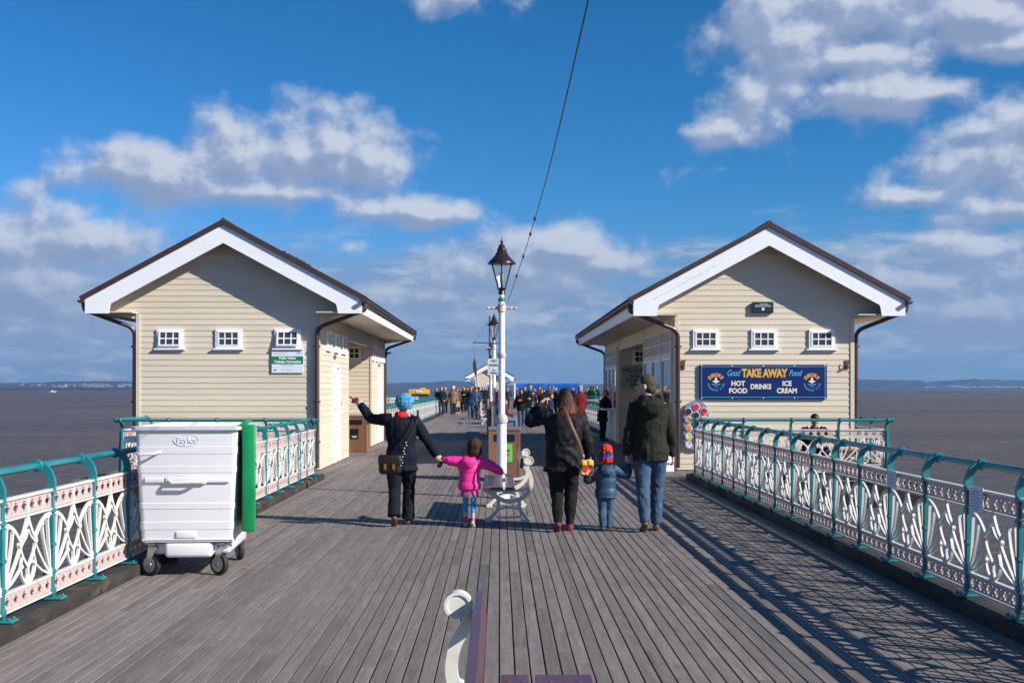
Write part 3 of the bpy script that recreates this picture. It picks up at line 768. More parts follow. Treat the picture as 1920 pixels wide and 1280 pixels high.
hutR, XR, hwR = hut('r', 1, 3.52, 7.05, Y0, 27.9, 33.8, 38.0, -.05, 'cream weatherboarded hut on the right with the blue take away sign on its gable wall')
def fit_left():
    r = hutL; k = Y0/2150
    bm = B(); rr = random.Random(21)
    for i in range(34):
        x = rr.uniform(1.15, 1.62); ball(bm, (x, rr.uniform(-.38, .25), 4.93-x*.539+.028), (rr.uniform(.02, .05), rr.uniform(.02, .05), rr.uniform(.012, .03)), 7, 5)
    obj('moss', bm, mat('roof_moss', (.05, .05, .03), .95, var=.4, scale=20), r)
    for i, px in enumerate((295, 405, 516)):
        six_pane(r, (px-CX)*k+5.42, -.012, 2.44, .515, .385, tilt=(.10, 0, .16)[i])
    xi = XL(3.61)
    for y in (.85, 2.02, 3.19): louvre(r, xi+.012, y, 2.42, .62, .40, PI/2)
    for y in (9.45, 10.45, 11.45, 12.15): louvre(r, xi+.012, y, 2.42, .50, .40, PI/2)
    # doors
    for y in (1.82, 11.0):
        bm = B(); box(bm, xi+.012, xi+.05, y, y+.07, .03, 2.16); box(bm, xi+.012, xi+.05, y+.86, y+.93, .03, 2.16); box(bm, xi+.012, xi+.048, y+.07, y+.86, 2.09, 2.155)
        d = obj('door', bm, WHITE, r)
        bm = B(); box(bm, xi+.012, xi+.042, y+.071, y+.42, .03, 2.088); obj('leaf', bm, WHITE, d)
        bm = B()
        for z in (.45, 1.15, 1.85): box(bm, xi+.03, xi+.062, y+.055, y+.085, z, z+.09)
        obj('hinge', bm, STEEL, d)
        bm = B(); rbox(bm, xi+.015, xi+.03, y+.12, y+.42, 2.28, 2.37, .004, 1); obj('plate', bm, mat('door_plate', (.12, .12, .13), .5), r)
        bm = B(); M = Matrix.Translation((xi+.018, y+1.32, 1.50)) @ Matrix.Diagonal((1, 1, 1, 1))
        lp = [(x*.19, z*.21) for x, z in [(math.copysign(abs(math.cos(t))**.55, math.cos(t)), math.copysign(abs(math.sin(t))**.55, math.sin(t))) for t in [2*PI*k/24 for k in range(24)]]]
        a = [bm.verts.new((xi+.005, y+1.30+p[0], 1.5+p[1])) for p in lp]; c = [bm.verts.new((xi+.030, y+1.30+p[0]*.97, 1.5+p[1]*.97)) for p in lp]
        for k2 in range(24): bm.faces.new((a[k2], a[(k2+1) % 24], c[(k2+1) % 24], c[k2]))
        bm.faces.new(c); obj('oval_wall_plate', bm, mat('oval_plate', (.62, .63, .62), .35), r)
    # window on the far block's front
    six_pane(r, (651-CX)*32.1/2150+5.42, 9.2-.012, 2.42, .40, .40, cols=2)
    bm = B(); box(bm, xi-.3, xi-.28, 12.0, 12.02, 2.9, 2.92); bm.free()
    bm = B(); rbox(bm, xi+.02, xi+.12, 12.62, 12.72, 2.62, 2.72, .01, 1); rbox(bm, xi+.06, xi+.24, 12.64, 12.70, 2.70, 2.76, .01, 1); obj('security_lamp', bm, BLACK, r)
fit_left()
RUST = mat('rusty_iron', (.16, .06, .025), .9, var=.3, scale=30)
SKYGL = mat('reflecting_glass', (.02, .022, .025), .03, spec=1.0)
def fit_right():
    r = hutR; k = Y0/2150; c0 = -5.285
    for i, px in enumerate((1299, 1408, 1516)):
        six_pane(r, (px-CX)*k+c0, -.012, 2.43, .515, .385)
    xi = XR(3.52)
    fr = mat('joinery_offwhite', (.60, .58, .54), .5, var=.04)
    def screen(y0, y1, n, zb):
        """glazed timber screen set in the inner wall"""
        f = None; bm = B()
        box(bm, xi-.06, xi-.005, y0, y1, 2.80, 2.86); box(bm, xi-.062, xi-.005, y0, y1, 2.28, 2.37); box(bm, xi-.06, xi-.005, y0, y1, .05, zb)
        for i in range(n+1):
            y = y0+(y1-y0)*i/n; box(bm, xi-.064, xi-.006, y-.05, y+.05, .05, 2.858)
        f = obj('glazed_screen', bm, fr, r)
        for i in range(n):
            a = y0+(y1-y0)*i/n+.05; c = y0+(y1-y0)*(i+1)/n-.05
            bm = B(); box(bm, xi-.03, xi-.02, a, c, 2.37, 2.80)
            for j in range(int((c-a)/.06)): box(bm, xi-.042, xi-.029, a+.03+j*.06, a+.045+j*.06, 2.37, 2.80)
            box(bm, xi-.046, xi-.028, a, c, 2.57, 2.60)
            obj('slatted_panel', bm, LOUVRE, f)
            bm = B(); box(bm, xi-.03, xi-.02, a+.06, c-.06, zb+.001, 2.22); obj('pane', bm, SKYGL, f)
            bm = B()
            for q in ((a, a+.06), (c-.06, c)): box(bm, xi-.05, xi-.015, q[0]+.002, q[1], zb, 2.28)
            box(bm, xi-.05, xi-.015, a+.06, c-.06, 2.22, 2.279); obj('sash', bm, WHITE, f)
    screen(.35, 4.75, 3, .35); screen(11.2, 14.8, 3, 1.05)
    bm = B(); rbox(bm, xi-.42, xi-.01, 11.3, 13.2, .98, 1.03, .01, 1); obj('serving_shelf', bm, WHITE, r)
    six_pane(r, (1186-CX)*33.8/2150+c0, 10.9-.012, 2.36, .42, .42, cols=2)
    bm = B(); rr = random.Random(6); hw_ = hwR
    for i in range(16):
        x = -2.3+1.25*i/16+rr.uniform(0, .03); z = 4.88-.085-.19-abs(x)*.539; ribbon(bm, [(x, z), (x+.07*rr.uniform(.5, 1), z+.07*.5)], .006, -.4335, -.4305)
    obj('paint_crack', bm, mat('cracked_paint', (.22, .20, .18), .8), r)
    # rusty brackets
    for px in (1281, 1587):
        x = (px-CX)*k+c0
        bm = B(); box(bm, x-.03, x+.03, -.03, -.006, 2.02, 2.20); box(bm, x-.015, x+.015, -.10, -.03, 2.06, 2.09); tube(bm, [(x+.0, -.08, 2.06), (x+.03, -.10, 2.22)], .008, 6); tube(bm, [(x, -.05, 2.08), (x-.09, -.06, 2.07)], .005, 6)
        obj('rusty_bracket', bm, RUST, r)
fit_right()
# far hut at the pier end, gable wall towards us
def far_hut():
    root = empty('weatherboarded_hut', (-1.13, 130, 0), 0, 'small distant cream hut with a white gable at the far end of the pier', 'building', 'weatherboarded pier huts')
    CR = CREAM; bm = B(); hw = 1.66
    wall(bm, (-hw, 0), (hw, 0), .02, 4.0, top=lambda z: (0, 2*hw) if z < 2.7 else (hw-min(hw+.6, (4.35-z)/.56), hw+min(hw+.6, (4.35-z)/.56)))
    box(bm, -hw+.02, hw-.02, .03, 8, 0, 2.7); obj('wall', bm, CR, root)
    for sg in (-1, 1):
        bm = B(); ribbon(bm, [(0, 4.18), (sg*2.72, 4.18-2.72*.56)], .40, -.5-.001*sg, -.45-.001*sg); box(bm, min(sg*2.3, sg*2.72), max(sg*2.3, sg*2.72), -.499, -.451, 2.42, 2.72); obj('bargeboard', bm, WHITE, root)
        bm = B(); ribbon(bm, [(0, 4.47), (sg*2.8, 4.47-2.8*.56)], .10, -.52-.001*sg, 8.3-.001*sg); obj('roof', bm, BROWN, root)
        bm = B(); tube(bm, smooth_path([(sg*2.8, -.4, 2.8), (sg*2.8, -.4, 2.6), (sg*1.78, -.1, 2.05), (sg*1.78, -.1, .05)], .2), .06, 8); obj('downpipe', bm, PIPE, root, True, 60)
    bm = B(); box(bm, -.45, -.35, -.05, -.01, .05, 2.15); box(bm, .35, .45, -.05, -.01, .05, 2.15); box(bm, -.35, .35, -.05, -.01, 2.05, 2.15); d = obj('door', bm, WHITE, root)
    bm = B(); box(bm, -.35, .35, -.03, -.008, .05, 2.05); obj('pane', bm, mat('far_door_glass', (.25, .27, .33), .3), d)
far_hut()
# mast with a yard behind the far hut, and the leaning dark banner beside it
def mast():
    r = empty('flag_mast', (-1.2, 136, 0), 0, 'tall thin dark mast with a crossing yard rising behind the far hut', 'mast')
    bm = B(); tube(bm, [(0, 0, 0), (0, 0, 6), (0, 0, 10.2)], .09, 8); obj('pole', bm, mat('dark_green_mast', (.02, .05, .05), .5), r)
    bm = B(); tube(bm, [(-2.0, 0, 7.0), (2.0, 0, 7.0)], .06, 8); obj('yard', bm, MC['dark_green_mast'], r)
    bm = B(); tube(bm, [(-1.95, 0, 7.0), (-1.5, 0, 3.0), (-1.3, 0, 0.0)], .012, 5); tube(bm, [(-1.9, 0, 7.0), (0, 0, 9.8)], .012, 5); obj('rigging', bm, BLACK, r)
    r = empty('feather_banner', (-2.4, 128, 0), 0, 'dark curved blade shaped banner leaning left of the far hut roof', 'banner')
    bm = B(); pts = [(-.10, .2), (-.15, 2.4), (-.30, 3.3), (-.42, 4.2), (-.40, 4.9)]
    P = crom([Vector((p[0], p[1], 0)) for p in pts], 5); n = len(P)
    ribbon(bm, [(p.x, p.y) for p in P], [.06]*(n//3)+[.06+.36*math.sin(PI*(i/(n-n//3-1))) for i in range(n-n//3)], -.02, .02); obj('sail', bm, mat('banner_cloth', (.05, .035, .04), .8), r)
    bm = B(); tube(bm, [(0.02, 0, 0), (-.02, .03, 2.5), (-.2, .03, 3.6)], .03, 6); obj('pole', bm, WHITE, r)
mast()

# ------------------------------------------------------------ signs and plates
NAVY = mat('sign_navy', (.003, .022, .125), .6, spec=.2); CYAN = mat('sign_cyan', (.02, .25, .50), .5); GOLD = mat('sign_gold', (.72, .38, .045), .5)
OFFW = mat('sign_cream', (.76, .72, .58), .5); SKYB = mat('sign_light_blue', (.12, .45, .66), .5); GREEN = mat('sign_green', (.006, .20, .085), .45); SIGNW = mat('sign_white', (.70, .74, .84), .4)
REDP = mat('sign_red', (.55, .03, .02), .5); GREYT = mat('sign_grey_print', (.33, .36, .42), .6)
def takeaway_sign():
    k = Y0/2150; y = Y0-.03; x0 = (1311-CX)*k; x1 = (1549-CX)*k; z1 = 1.65+(HY-683.5)*k; z0 = 1.65+(HY-748)*k; cx = (x0+x1)/2; cz = (z0+z1)/2; w = x1-x0; h = z1-z0
    r = empty('signboard', (cx, y, cz), 0, 'long dark blue board lettered take away with gold and cream words', 'sign')
    bm = B(); rbox(bm, -w/2, w/2, -.03, .008, -h/2, h/2, .004, 1); obj('board', bm, NAVY, r)
    bm = B(); i = .035; t = .008
    for a in ((-w/2+i, w/2-i, h/2-i-t, h/2-i), (-w/2+i, w/2-i, -h/2+i, -h/2+i+t)): box(bm, a[0], a[1], -.0325, -.029, a[2], a[3])
    for a in ((-w/2+i, -w/2+i+t), (w/2-i-t, w/2-i)): box(bm, a[0], a[1], -.0325, -.029, -h/2+i+t, h/2-i-t)
    obj('border_line', bm, SKYB, r)
    bm = B()
    for fx in (-.485, -.245, 0, .245, .485):
        for zz in (h/2-.02, -h/2+.02): lathe(bm, [(.012, -.034), (.009, -.029)], 8, M=Matrix.Translation((fx*w, -.0, zz)) @ Matrix(((1, 0, 0, 0), (0, 0, 1, 0), (0, 1, 0, 0), (0, 0, 0, 1))))
    obj('screw', bm, WHITE, r)
    # positions are fractions of the sign measured from its left and top (sign 1625 x 440 units)
    def U(px, py): return (-w/2+(px-150)/1625*w, h/2-(py-90)/440*h)
    def T(s_, px, py, size, m, **kw):
        a = U(px, py); put_text(r, s_, a[0], -.032, a[1], size, m, **kw)
    T('TAKE AWAY', 975, 203, .225, GOLD, bold=.011, sx=.72, spacing=.96)
    T('Good', 575, 200, .17, SKYB, sx=.72, shear=.35, spacing=.85); T('Food', 1365, 200, .17, SKYB, sx=.80, shear=.35, spacing=.85)
    T('HOT', 640, 333, .135, OFFW, bold=.005, sx=.95); T('FOOD', 640, 425, .135, OFFW, bold=.005, sx=.95)
    T('DRINKS', 930, 373, .135, OFFW, bold=.005, sx=.88); T('ICE', 1263, 333, .135, OFFW, bold=.005, sx=.95); T('CREAM', 1263, 425, .135, OFFW, bold=.005, sx=.92)
    for cxp in (357, 1582):
        # arched words round a small ship seen bow on
        def arc(word, rad, a0, a1, size, m, up=True, bold=.003, sx=1):
            n = len(word)
            for i, ch in enumerate(word):
                if ch == ' ': continue
                a = a0+(a1-a0)*i/(n-1); c = U(cxp, 318)
                x = c[0]+rad*math.cos(a); z = c[1]+rad*math.sin(a)
                put_text(r, ch, x, -.032, z, size, m, bold=bold, rot=(a-PI/2) if up else (a+PI/2), sx=sx)
        arc('DECKS', .150, math.radians(140), math.radians(40), .088, GOLD, bold=.005, sx=1.1)
        arc('PENARTH PIER', .158, math.radians(192), math.radians(348), .048, SKYB, up=False, bold=.001)
        a = U(cxp, 372); put_text(r, 'ON', a[0], -.032, a[1], .04, SKYB, sx=1.2)
        c = U(cxp, 318)
        def poly(pts, m, d, nm):
            bm = B(); a = [bm.verts.new((c[0]+p[0], -.030-d, c[1]+p[1])) for p in pts]; q = [bm.verts.new((c[0]+p[0], -.029, c[1]+p[1])) for p in pts]; n = len(pts)
            f = bm.faces.new(a)
            for i in range(n): bm.faces.new((a[i], q[i], q[(i+1) % n], a[(i+1) % n]))
            bmesh.ops.triangulate(bm, faces=[f]); bmesh.ops.recalc_face_normals(bm, faces=bm.faces); obj(nm, bm, m, r)
        poly([(-.095, .015), (-.06, -.028), (.06, -.028), (.095, .015), (.03, -.0), (0, -.018), (-.03, 0)], BLACK, .002, 'ship_emblem')
        poly([(-.075, .022), (-.02, -.006), (0, -.016), (.02, -.006), (.075, .022), (.022, .045), (.02, .095), (-.02, .095), (-.022, .045)], OFFW, .0035, 'ship_emblem')
        poly([(-.016, .095), (.016, .095), (.016, .125), (-.016, .125)], REDP, .0035, 'ship_emblem')
        poly([(-.10, -.035), (-.05, -.030), (0, -.036), (.05, -.030), (.10, -.035), (.06, -.046), (0, -.050), (-.06, -.046)], SKYB, .003, 'ship_emblem')
takeaway_sign()
def toilet_sign():
    k = Y0/2150; x0 = (510-CX)*k; x1 = (569.5-CX)*k; z1 = 1.65+(HY-658.5)*k; z0 = 1.65+(HY-699)*k; w = x1-x0; h = z1-z0
    r = empty('signboard', ((x0+x1)/2, Y0-.03, (z0+z1)/2), 0, 'white and green public toilets sign on the cream wall under the right window', 'sign')
    bm = B(); rbox(bm, -w/2, w/2, -.014, .008, -h/2, h/2, .003, 1); obj('board', bm, SIGNW, r)
    bm = B(); box(bm, -w/2+.002, w/2-.002, -.0165, -.013, h/2-.59*h, h/2-.235*h); obj('green_band', bm, GREEN, r)
    put_text(r, 'Public Toilets', 0, -.0175, .078, .064, WHITE, bold=.0022, sx=.95); put_text(r, 'Toiledau Cyhoeddus', 0, -.0175, .006, .064, WHITE, bold=.0022, sx=1.0)
    bm = B(); rr = random.Random(2)
    for (z, a, c, hh) in ((.186, -.27, -.02, .008), (.156, -.27, -.05, .008), (-.045, -.13, .12, .004), (-.06, -.12, .13, .004), (-.075, -.13, .13, .004), (-.15, -.12, .10, .005), (-.165, -.12, .10, .005)):
        x = a
        while x < c: q = rr.uniform(.01, .035); box(bm, x, min(c, x+q), -.0152, -.013, z-hh/2, z+hh/2); x += q+.006
    obj('small_print', bm, GREYT, r)
    bm = B(); box(bm, .19, .27, -.0155, -.013, .165, .20); obj('crest_patch', bm, mat('pale_blue_print', (.3, .45, .75), .5), r)
    bm = B(); lathe(bm, [(.016, 0), (.016, .003)], 10, M=Matrix.Translation((-.24, -.013, -.16)) @ Matrix.Rotation(PI/2, 4, 'X')); box(bm, -.275, -.262, -.0155, -.013, -.168, -.152); obj('pictogram', bm, BLACK, r)
toilet_sign()
def plate_sign():
    k = Y0/2150; r = empty('plaque', ((1429-CX)*k, Y0-.03, 1.65+(HY-577)*k), 0, 'small black plaque with a white round emblem above the middle window', 'plaque')
    bm = B(); rbox(bm, -.21, .21, -.05, .012, -.105, .105, .006, 2); obj('board', bm, mat('plaque_black', (.02, .024, .028), .4), r)
    bm = B(); lathe(bm, [(.03, .05), (.03, .0525)], 14, M=Matrix.Translation((0, 0, -.03)) @ Matrix.Rotation(PI/2, 4, 'X'))
    rr = random.Random(4)
    for z, a in ((.07, .07), (.045, .15), (.022, .16)):
        x = -a
        while x < a: q = rr.uniform(.01, .03); box(bm, x, x+q, -.0515, -.049, z-.005, z+.005); x += q+.007
    obj('print', bm, SIGNW, r)
plate_sign()
def juice_sign():
    y = 33.8; k = y/2150; r = empty('signboard', ((1190-CX)*k, y-.03, 1.65+(HY-708)*k), 0, 'weathered pale juice and coffee bar sign in the shaded alcove of the right hut', 'sign')
    bm = B(); rbox(bm, -.40, .40, -.02, .01, -.35, .35, .004, 1); obj('board', bm, mat('faded_sign', (.34, .37, .33), .5, var=.08), r)
    for s_, z, sz in (("NICOLA'S", .22, .16), ('Juice', .06, .14), ('& Coffee', -.07, .14), ('BAR', -.21, .15)): put_text(r, s_, 0, -.022, z, sz, mat('sign_dark_print', (.05, .055, .06), .6), bold=.004)
juice_sign()
def cone_board():
    # ice-cream board: round-ended grey board with coloured lids
    k = (Y0-.03)/2150; cx = (1304.5-CX)*k; w = .50; z1 = 1.65+(HY-751)*k; z0 = 1.65+(HY-843)*k; h = z1-z0
    r = empty('ice_cream_board', (cx, Y0-.03, (z0+z1)/2), 0, 'grey round ended board of colourful ice cream tub lids on the take away hut wall', 'sign')
    bm = B(); R = w/2; pts = []
    for i in range(17): a = PI*i/16; pts.append((R*math.cos(a), h/2-R+R*math.sin(a)))
    for i in range(17): a = PI+PI*i/16; pts.append((R*math.cos(a), -h/2+R+R*math.sin(a)))
    for (y0_, y1_, q) in ((-.05, .012, 1),):
        a = [bm.verts.new((p[0], y0_, p[1])) for p in pts]; c = [bm.verts.new((p[0], y1_, p[1])) for p in pts]; n = len(pts)
        bm.faces.new(a)
        for i in range(n): bm.faces.new((a[i], c[i], c[(i+1) % n], a[(i+1) % n]))
    obj('board', bm, mat('board_grey_blue', (.22, .25, .33), .4), r)
    cols = [(.60, .03, .06), (.05, .02, .02), (.75, .30, .05), (.72, .22, .06), (.62, .50, .12), (.60, .50, .55), (.45, .05, .05), (.60, .28, .12)]
    mats_ = [mat('lid_%s' % n, c, .35, var=.7, scale=22) for n, c in zip(('crimson', 'chocolate', 'apricot', 'sunset', 'lemon', 'blush', 'cherry', 'tangerine'), cols)]
    rng = random.Random(8)
    spots = [(0, h/2-.125)]+[(-.155, h/2-.215-.165*i) for i in range(5)]+[(.155, h/2-.205-.165*i) for i in range(5)]+[(0, h/2-.29-.165*i) for i in range(4)]
    order = [0, 1, 2, 3, 4, 5, 0, 7, 4, 3, 0, 1, 1, 5, 0]
    for (p, ci) in zip(spots, order):
        bm = B(); lathe(bm, [(.068, .05), (.072, .062), (.066, .068), (.062, .062)], 18, M=Matrix.Translation((p[0], 0, p[1])) @ Matrix.Rotation(PI/2, 4, 'X')); l = obj('lid', bm, WHITE, r)
        bm = B(); lathe(bm, [(.0615, .062), (.0615, .0695)], 18, M=Matrix.Translation((p[0], 0, p[1])) @ Matrix.Rotation(PI/2, 4, 'X')); obj('label', bm, mats_[ci], l)
cone_board()

# ------------------------------------------------------------ lamp posts
def lathe_y(): pass
LGLASS = D.materials.new('lantern_glass'); LGLASS.use_nodes = True
def _lg():
    b = NB(LGLASS.node_tree); b.n.clear(); o = b.node('ShaderNodeOutputMaterial'); t = b.node('ShaderNodeBsdfTransparent'); g = b.node('ShaderNodeBsdfGlossy'); mx = b.node('ShaderNodeMixShader')
    g.inputs['Roughness'].default_value = .05; t.inputs[0].default_value = (.93, .95, .96, 1); mx.inputs[0].default_value = .10
    b.l.new(t.outputs[0], mx.inputs[1]); b.l.new(g.outputs[0], mx.inputs[2]); b.l.new(mx.outputs[0], o.inputs[0])
_lg()
def lamp_parts(root):
    bm = B(); lathe(bm, [(.12, 0), (.12, .05), (.095, .10), (.078, .14), (.072, .3), (.071, 1.12)], 20); obj('lower_post', bm, WHITE, root, True, 40)
    bm = B(); lathe(bm, [(.072, 1.121), (.088, 1.128), (.092, 1.17), (.088, 1.21), (.075, 1.235), (.058, 1.26)], 20); obj('pink_collar', bm, PINK, root, True, 40)
    bm = B(); lathe(bm, [(.053, 2.10), (.062, 2.11), (.064, 2.14), (.062, 2.17), (.053, 2.18)], 18); obj('pink_collar', bm, PINK, root, True, 40)
    bm = B(); lathe(bm, [(.052, 2.78), (.062, 2.79), (.062, 2.90), (.050, 2.915)], 18)
    for sg in (-1, 1):
        lathe(bm, [(.022, .06), (.020, .12), (.026, .135), (.018, .15), (.018, .19), (.026, .2), (.024, .215), (.008, .222)], 10, M=Matrix.Translation((0, 0, 2.845)) @ Matrix.Rotation(sg*PI/2, 4, 'Y'))
    obj('crossbar', bm, PINK, root, True, 40)
    bm = B(); lathe(bm, [(.049, 1.2605), (.048, 2.0995)], 18); lathe(bm, [(.048, 2.1805), (.047, 2.7795)], 18); lathe(bm, [(.042, 2.9155), (.04, 2.945)], 14); lathe(bm, [(.034, 3.0), (.034, 3.05)], 14); obj('upper_post', bm, WHITE, root, True, 60)
    bm = B(); lathe(bm, [(.045, 2.9455), (.056, 2.955), (.056, 2.975), (.045, 2.985), (.05, 2.999)], 16); obj('teal_ring', bm, TEAL, root, True, 50)
    ln = obj('lantern', (lambda bm: (lathe(bm, [(.035, 3.0505), (.055, 3.06), (.045, 3.10), (.065, 3.135), (.068, 3.15)], 12), bm)[1])(B()), BLACK, root, True, 40)
    # tapering hexagonal glass with copper bars
    n = 6; r0, r1, za, zb = .066, .165, 3.152, 3.50
    bm = B(); a = [bm.verts.new((r0*math.cos(2*PI*(k+.5)/n), r0*math.sin(2*PI*(k+.5)/n), za)) for k in range(n)]; c = [bm.verts.new((r1*math.cos(2*PI*(k+.5)/n), r1*math.sin(2*PI*(k+.5)/n), zb)) for k in range(n)]
    for k in range(n): bm.faces.new((a[k], a[(k+1) % n], c[(k+1) % n], c[k]))
    obj('pane', bm, LGLASS, ln)
    bm = B()
    for k in range(n): tube(bm, [a_ for a_ in ((r0*math.cos(2*PI*(k+.5)/n), r0*math.sin(2*PI*(k+.5)/n), za), (r1*math.cos(2*PI*(k+.5)/n), r1*math.sin(2*PI*(k+.5)/n), zb))], .009, 6)
    obj('glazing_bar', bm, COPPER, ln)
    bm = B(); lathe(bm, [(.185, 3.50), (.212, 3.503), (.213, 3.52), (.16, 3.575), (.105, 3.635), (.075, 3.69), (.068, 3.70), (.074, 3.715), (.07, 3.73), (.055, 3.745), (.05, 3.775), (.030, 3.80), (.012, 3.81), (.022, 3.83), (.024, 3.845), (.012, 3.86), (.006, 3.885), (.002, 3.91)], 24); obj('hood', bm, COPPER, ln, True, 50)
    bm = B(); lathe(bm, [(.018, 3.155), (.018, 3.22), (.026, 3.23), (.03, 3.34), (.02, 3.38)], 10); obj('bulb', bm, mat('bulb_glass', (.7, .7, .68), .3), ln, True)
lamp = empty('street_lamp', (.03, 17.2, 0), 0, 'nearest white lamp post with a copper hooded lantern and pink collars', 'lamp post', 'lamp posts down the middle of the pier'); lamp_parts(lamp)
for (x, y, lab) in ((-.17, 34.2, 'second lamp post along the pier, carrying the no fishing signs'), (-.43, 55.4, 'third lamp post along the pier, partly behind the second'), (-.62, 75, 'fourth lamp post along the pier in front of the far hut'), (-.85, 98, 'most distant white lamp post right before the far hut')):
    c = copy_tree(lamp); c.location = (x, y, 0); c['label'] = lab
def fishing_sign():
    y = 34.1; r = empty('signboard', (-.17, y, 0), 0, 'pale no fishing sign strapped to the second lamp post', 'sign')
    for (z0, z1, tx) in ((2.24, 2.52, (('NO', 2.445, .105), ('FISHING', 2.32, .085))), (2.03, 2.225, (('NO', 2.175, .06), ('FISHING', 2.09, .06)))):
        bm = B(); rbox(bm, -.19, .19, -.08, -.06, z0, z1, .004, 1); p = obj('plate', bm, mat('fishing_plate', (.60, .67, .74), .5), r)
        for s_, z, sz in tx: put_text(p, s_, 0, -.082, z, sz, mat('sign_dark_print', (.05, .055, .06), .6), bold=.002)
fishing_sign()
# festoon cable from the lamp up over the camera
def cable():
    pts = []
    A = Vector((.12, 17.15, 2.93)); Bq = Vector((1.05, -1.5, 6.6))
    P1 = Vector(((1003-CX)*13.2/F, 13.2, 1.65+(HY-410)*13.2/F)); P2 = Vector(((1103-CX)*6.2/F, 6.2, 1.65+(HY-0)*6.2/F))
    c = crom([A, P1, P2, Bq+(P2-P1)*.15], 14)
    r = empty('overhead_cable', A, 0, 'thin black cable rising from the nearest lamp post over the deck', 'cable')
    bm = B(); tube(bm, [p-A for p in c], .005, 6); obj('wire', bm, BLACK, r)
    bm = B()
    for f in (6, 9, 12.5, 14): q = c[int(f)]-A; ball(bm, q, (.016, .016, .026), 8, 6)
    obj('insulator', bm, BLACK, r)
cable()

# ------------------------------------------------------------ benches
def bench_conv(x, y): return ((x/7.53+880-CX)*.0066-.02, 1.65-(y/7.53+820-HY)*.0066)
def bench(loc, rz, label, length=1.78, mirror=False, frames=(0.0, 1.0)):
    root = empty('bench', loc, rz, label, 'bench', 'cast iron benches along the middle of the pier')
    mg = -1 if mirror else 1
    def frame_mesh():
        bm = B(); c = lambda *ps: [(mg*bench_conv(*p)[0], bench_conv(*p)[1]) for p in ps]; k = [0]
        def S(ps, w, d=.022):
            k[0] += 1; e = .0006*k[0]; P = c(*ps)
            Q = crom([Vector((p[0], p[1], 0)) for p in P], 6) if len(P) > 2 else [Vector((p[0], p[1], 0)) for p in P]
            n = len(Q); ww = w if isinstance(w, (int, float)) else [w[0]+(w[1]-w[0])*i/(n-1) for i in range(n)]
            ribbon(bm, [(q.x, q.y) for q in Q], ww, -d-e, d+e)
        S([(775, 350), (800, 410), (858, 520), (872, 650), (828, 760), (745, 840), (640, 885), (520, 890), (410, 845), (315, 775), (215, 722)], (.050, .055))
        S([(205, 728), (400, 742), (640, 742), (760, 725), (845, 690)], .030)
        S([(405, 850), (412, 940), (385, 1030), (310, 1110), (228, 1168)], .042)
        S([(715, 850), (702, 940), (730, 1030), (790, 1110), (838, 1160)], .042)
        S([(400, 1010), (470, 988), (545, 980), (625, 985), (710, 1005)], .022)
        S([(385, 1108), (540, 1118), (725, 1105)], .024)
        S([(225, 1165), (320, 1168)], .030); S([(740, 1165), (838, 1165)], .030)
        S([(420, 800), (470, 780), (540, 772), (610, 780), (660, 800)], .018)
        # rolled scroll head
        cc = c((845, 325))[0]
        sp = []
        for i in range(44):
            a = math.radians(235)+i/43*math.radians(-350); rr_ = .056-.016*(i/43)**2; sp.append((cc[0]+mg*rr_*math.cos(a), cc[1]+rr_*math.sin(a)))
        ribbon(bm, sp, .012, -.036, .036)
        lathe(bm, [(.052, -.030), (.052, .030)], 28, M=Matrix.Translation((cc[0], 0, cc[1])) @ Matrix.Rotation(PI/2, 4, 'X'))
        return meshof(bm, 'end_frame', WBENCH)
    fm = frame_mesh()
    for f in frames: link('end_frame', fm, root, (0, f*length, 0))
    ov = .12; ya, yb = -ov, length+ov
    sz = bench_conv(0, 722)[1]
    bm = B()
    for (a, b_) in ((200, 475), (505, 640)):
        xa, xb = sorted((mg*bench_conv(a, 0)[0], mg*bench_conv(b_, 0)[0])); rbox(bm, xa, xb, ya, yb, sz, sz+.032, .006, 2)
        o = obj('seat_slat', bm, SLAT, root); bm = B()
        for yy in [f*length for f in frames]:
            for q in (.25, .75):
                lathe(bm, [(.009, 0), (.009, .003), (.004, .005)], 8, (xa+(xb-xa)*q, yy+.0), M=None) if False else ball(bm, (xa+(xb-xa)*q, yy, sz+.032), (.009, .009, .004), 8, 5)
        obj('bolt', bm, RUST, o); bm = B()
    bm.free()
    # back boards
    for (x, y, tilt, hh) in ((737, 348, .10, .118),):
        p = bench_conv(x, y); bm = B(); M = Matrix.Translation((mg*p[0], 0, p[1])) @ Matrix.Rotation(mg*tilt, 4, 'Y'); rbox(bm, -.02, .02, ya, yb, -hh/2, hh/2, .006, 2, M=M); obj('back_board', bm, SLAT, root)
    return root
b1 = bench((.02, 14.12, 0), 0, 'bench on the deck between the girl in pink and the lamp post')
b2 = bench((.17, 2.68, 0), 0, 'nearest bench, seen end on at the bottom edge of the photo', length=2.07, mirror=True)
b3 = bench((-.28, 41.0, 0), 0, 'bench behind the second timber bin in the middle of the pier', length=1.78)
b4 = bench((-.48, 52.0, 0), 0, 'more distant bench where a child in red sits', length=1.78, mirror=True)
b5 = bench((-.62, 60.0, 0), 0, 'most distant bench beyond the child in red', length=1.78, mirror=True)

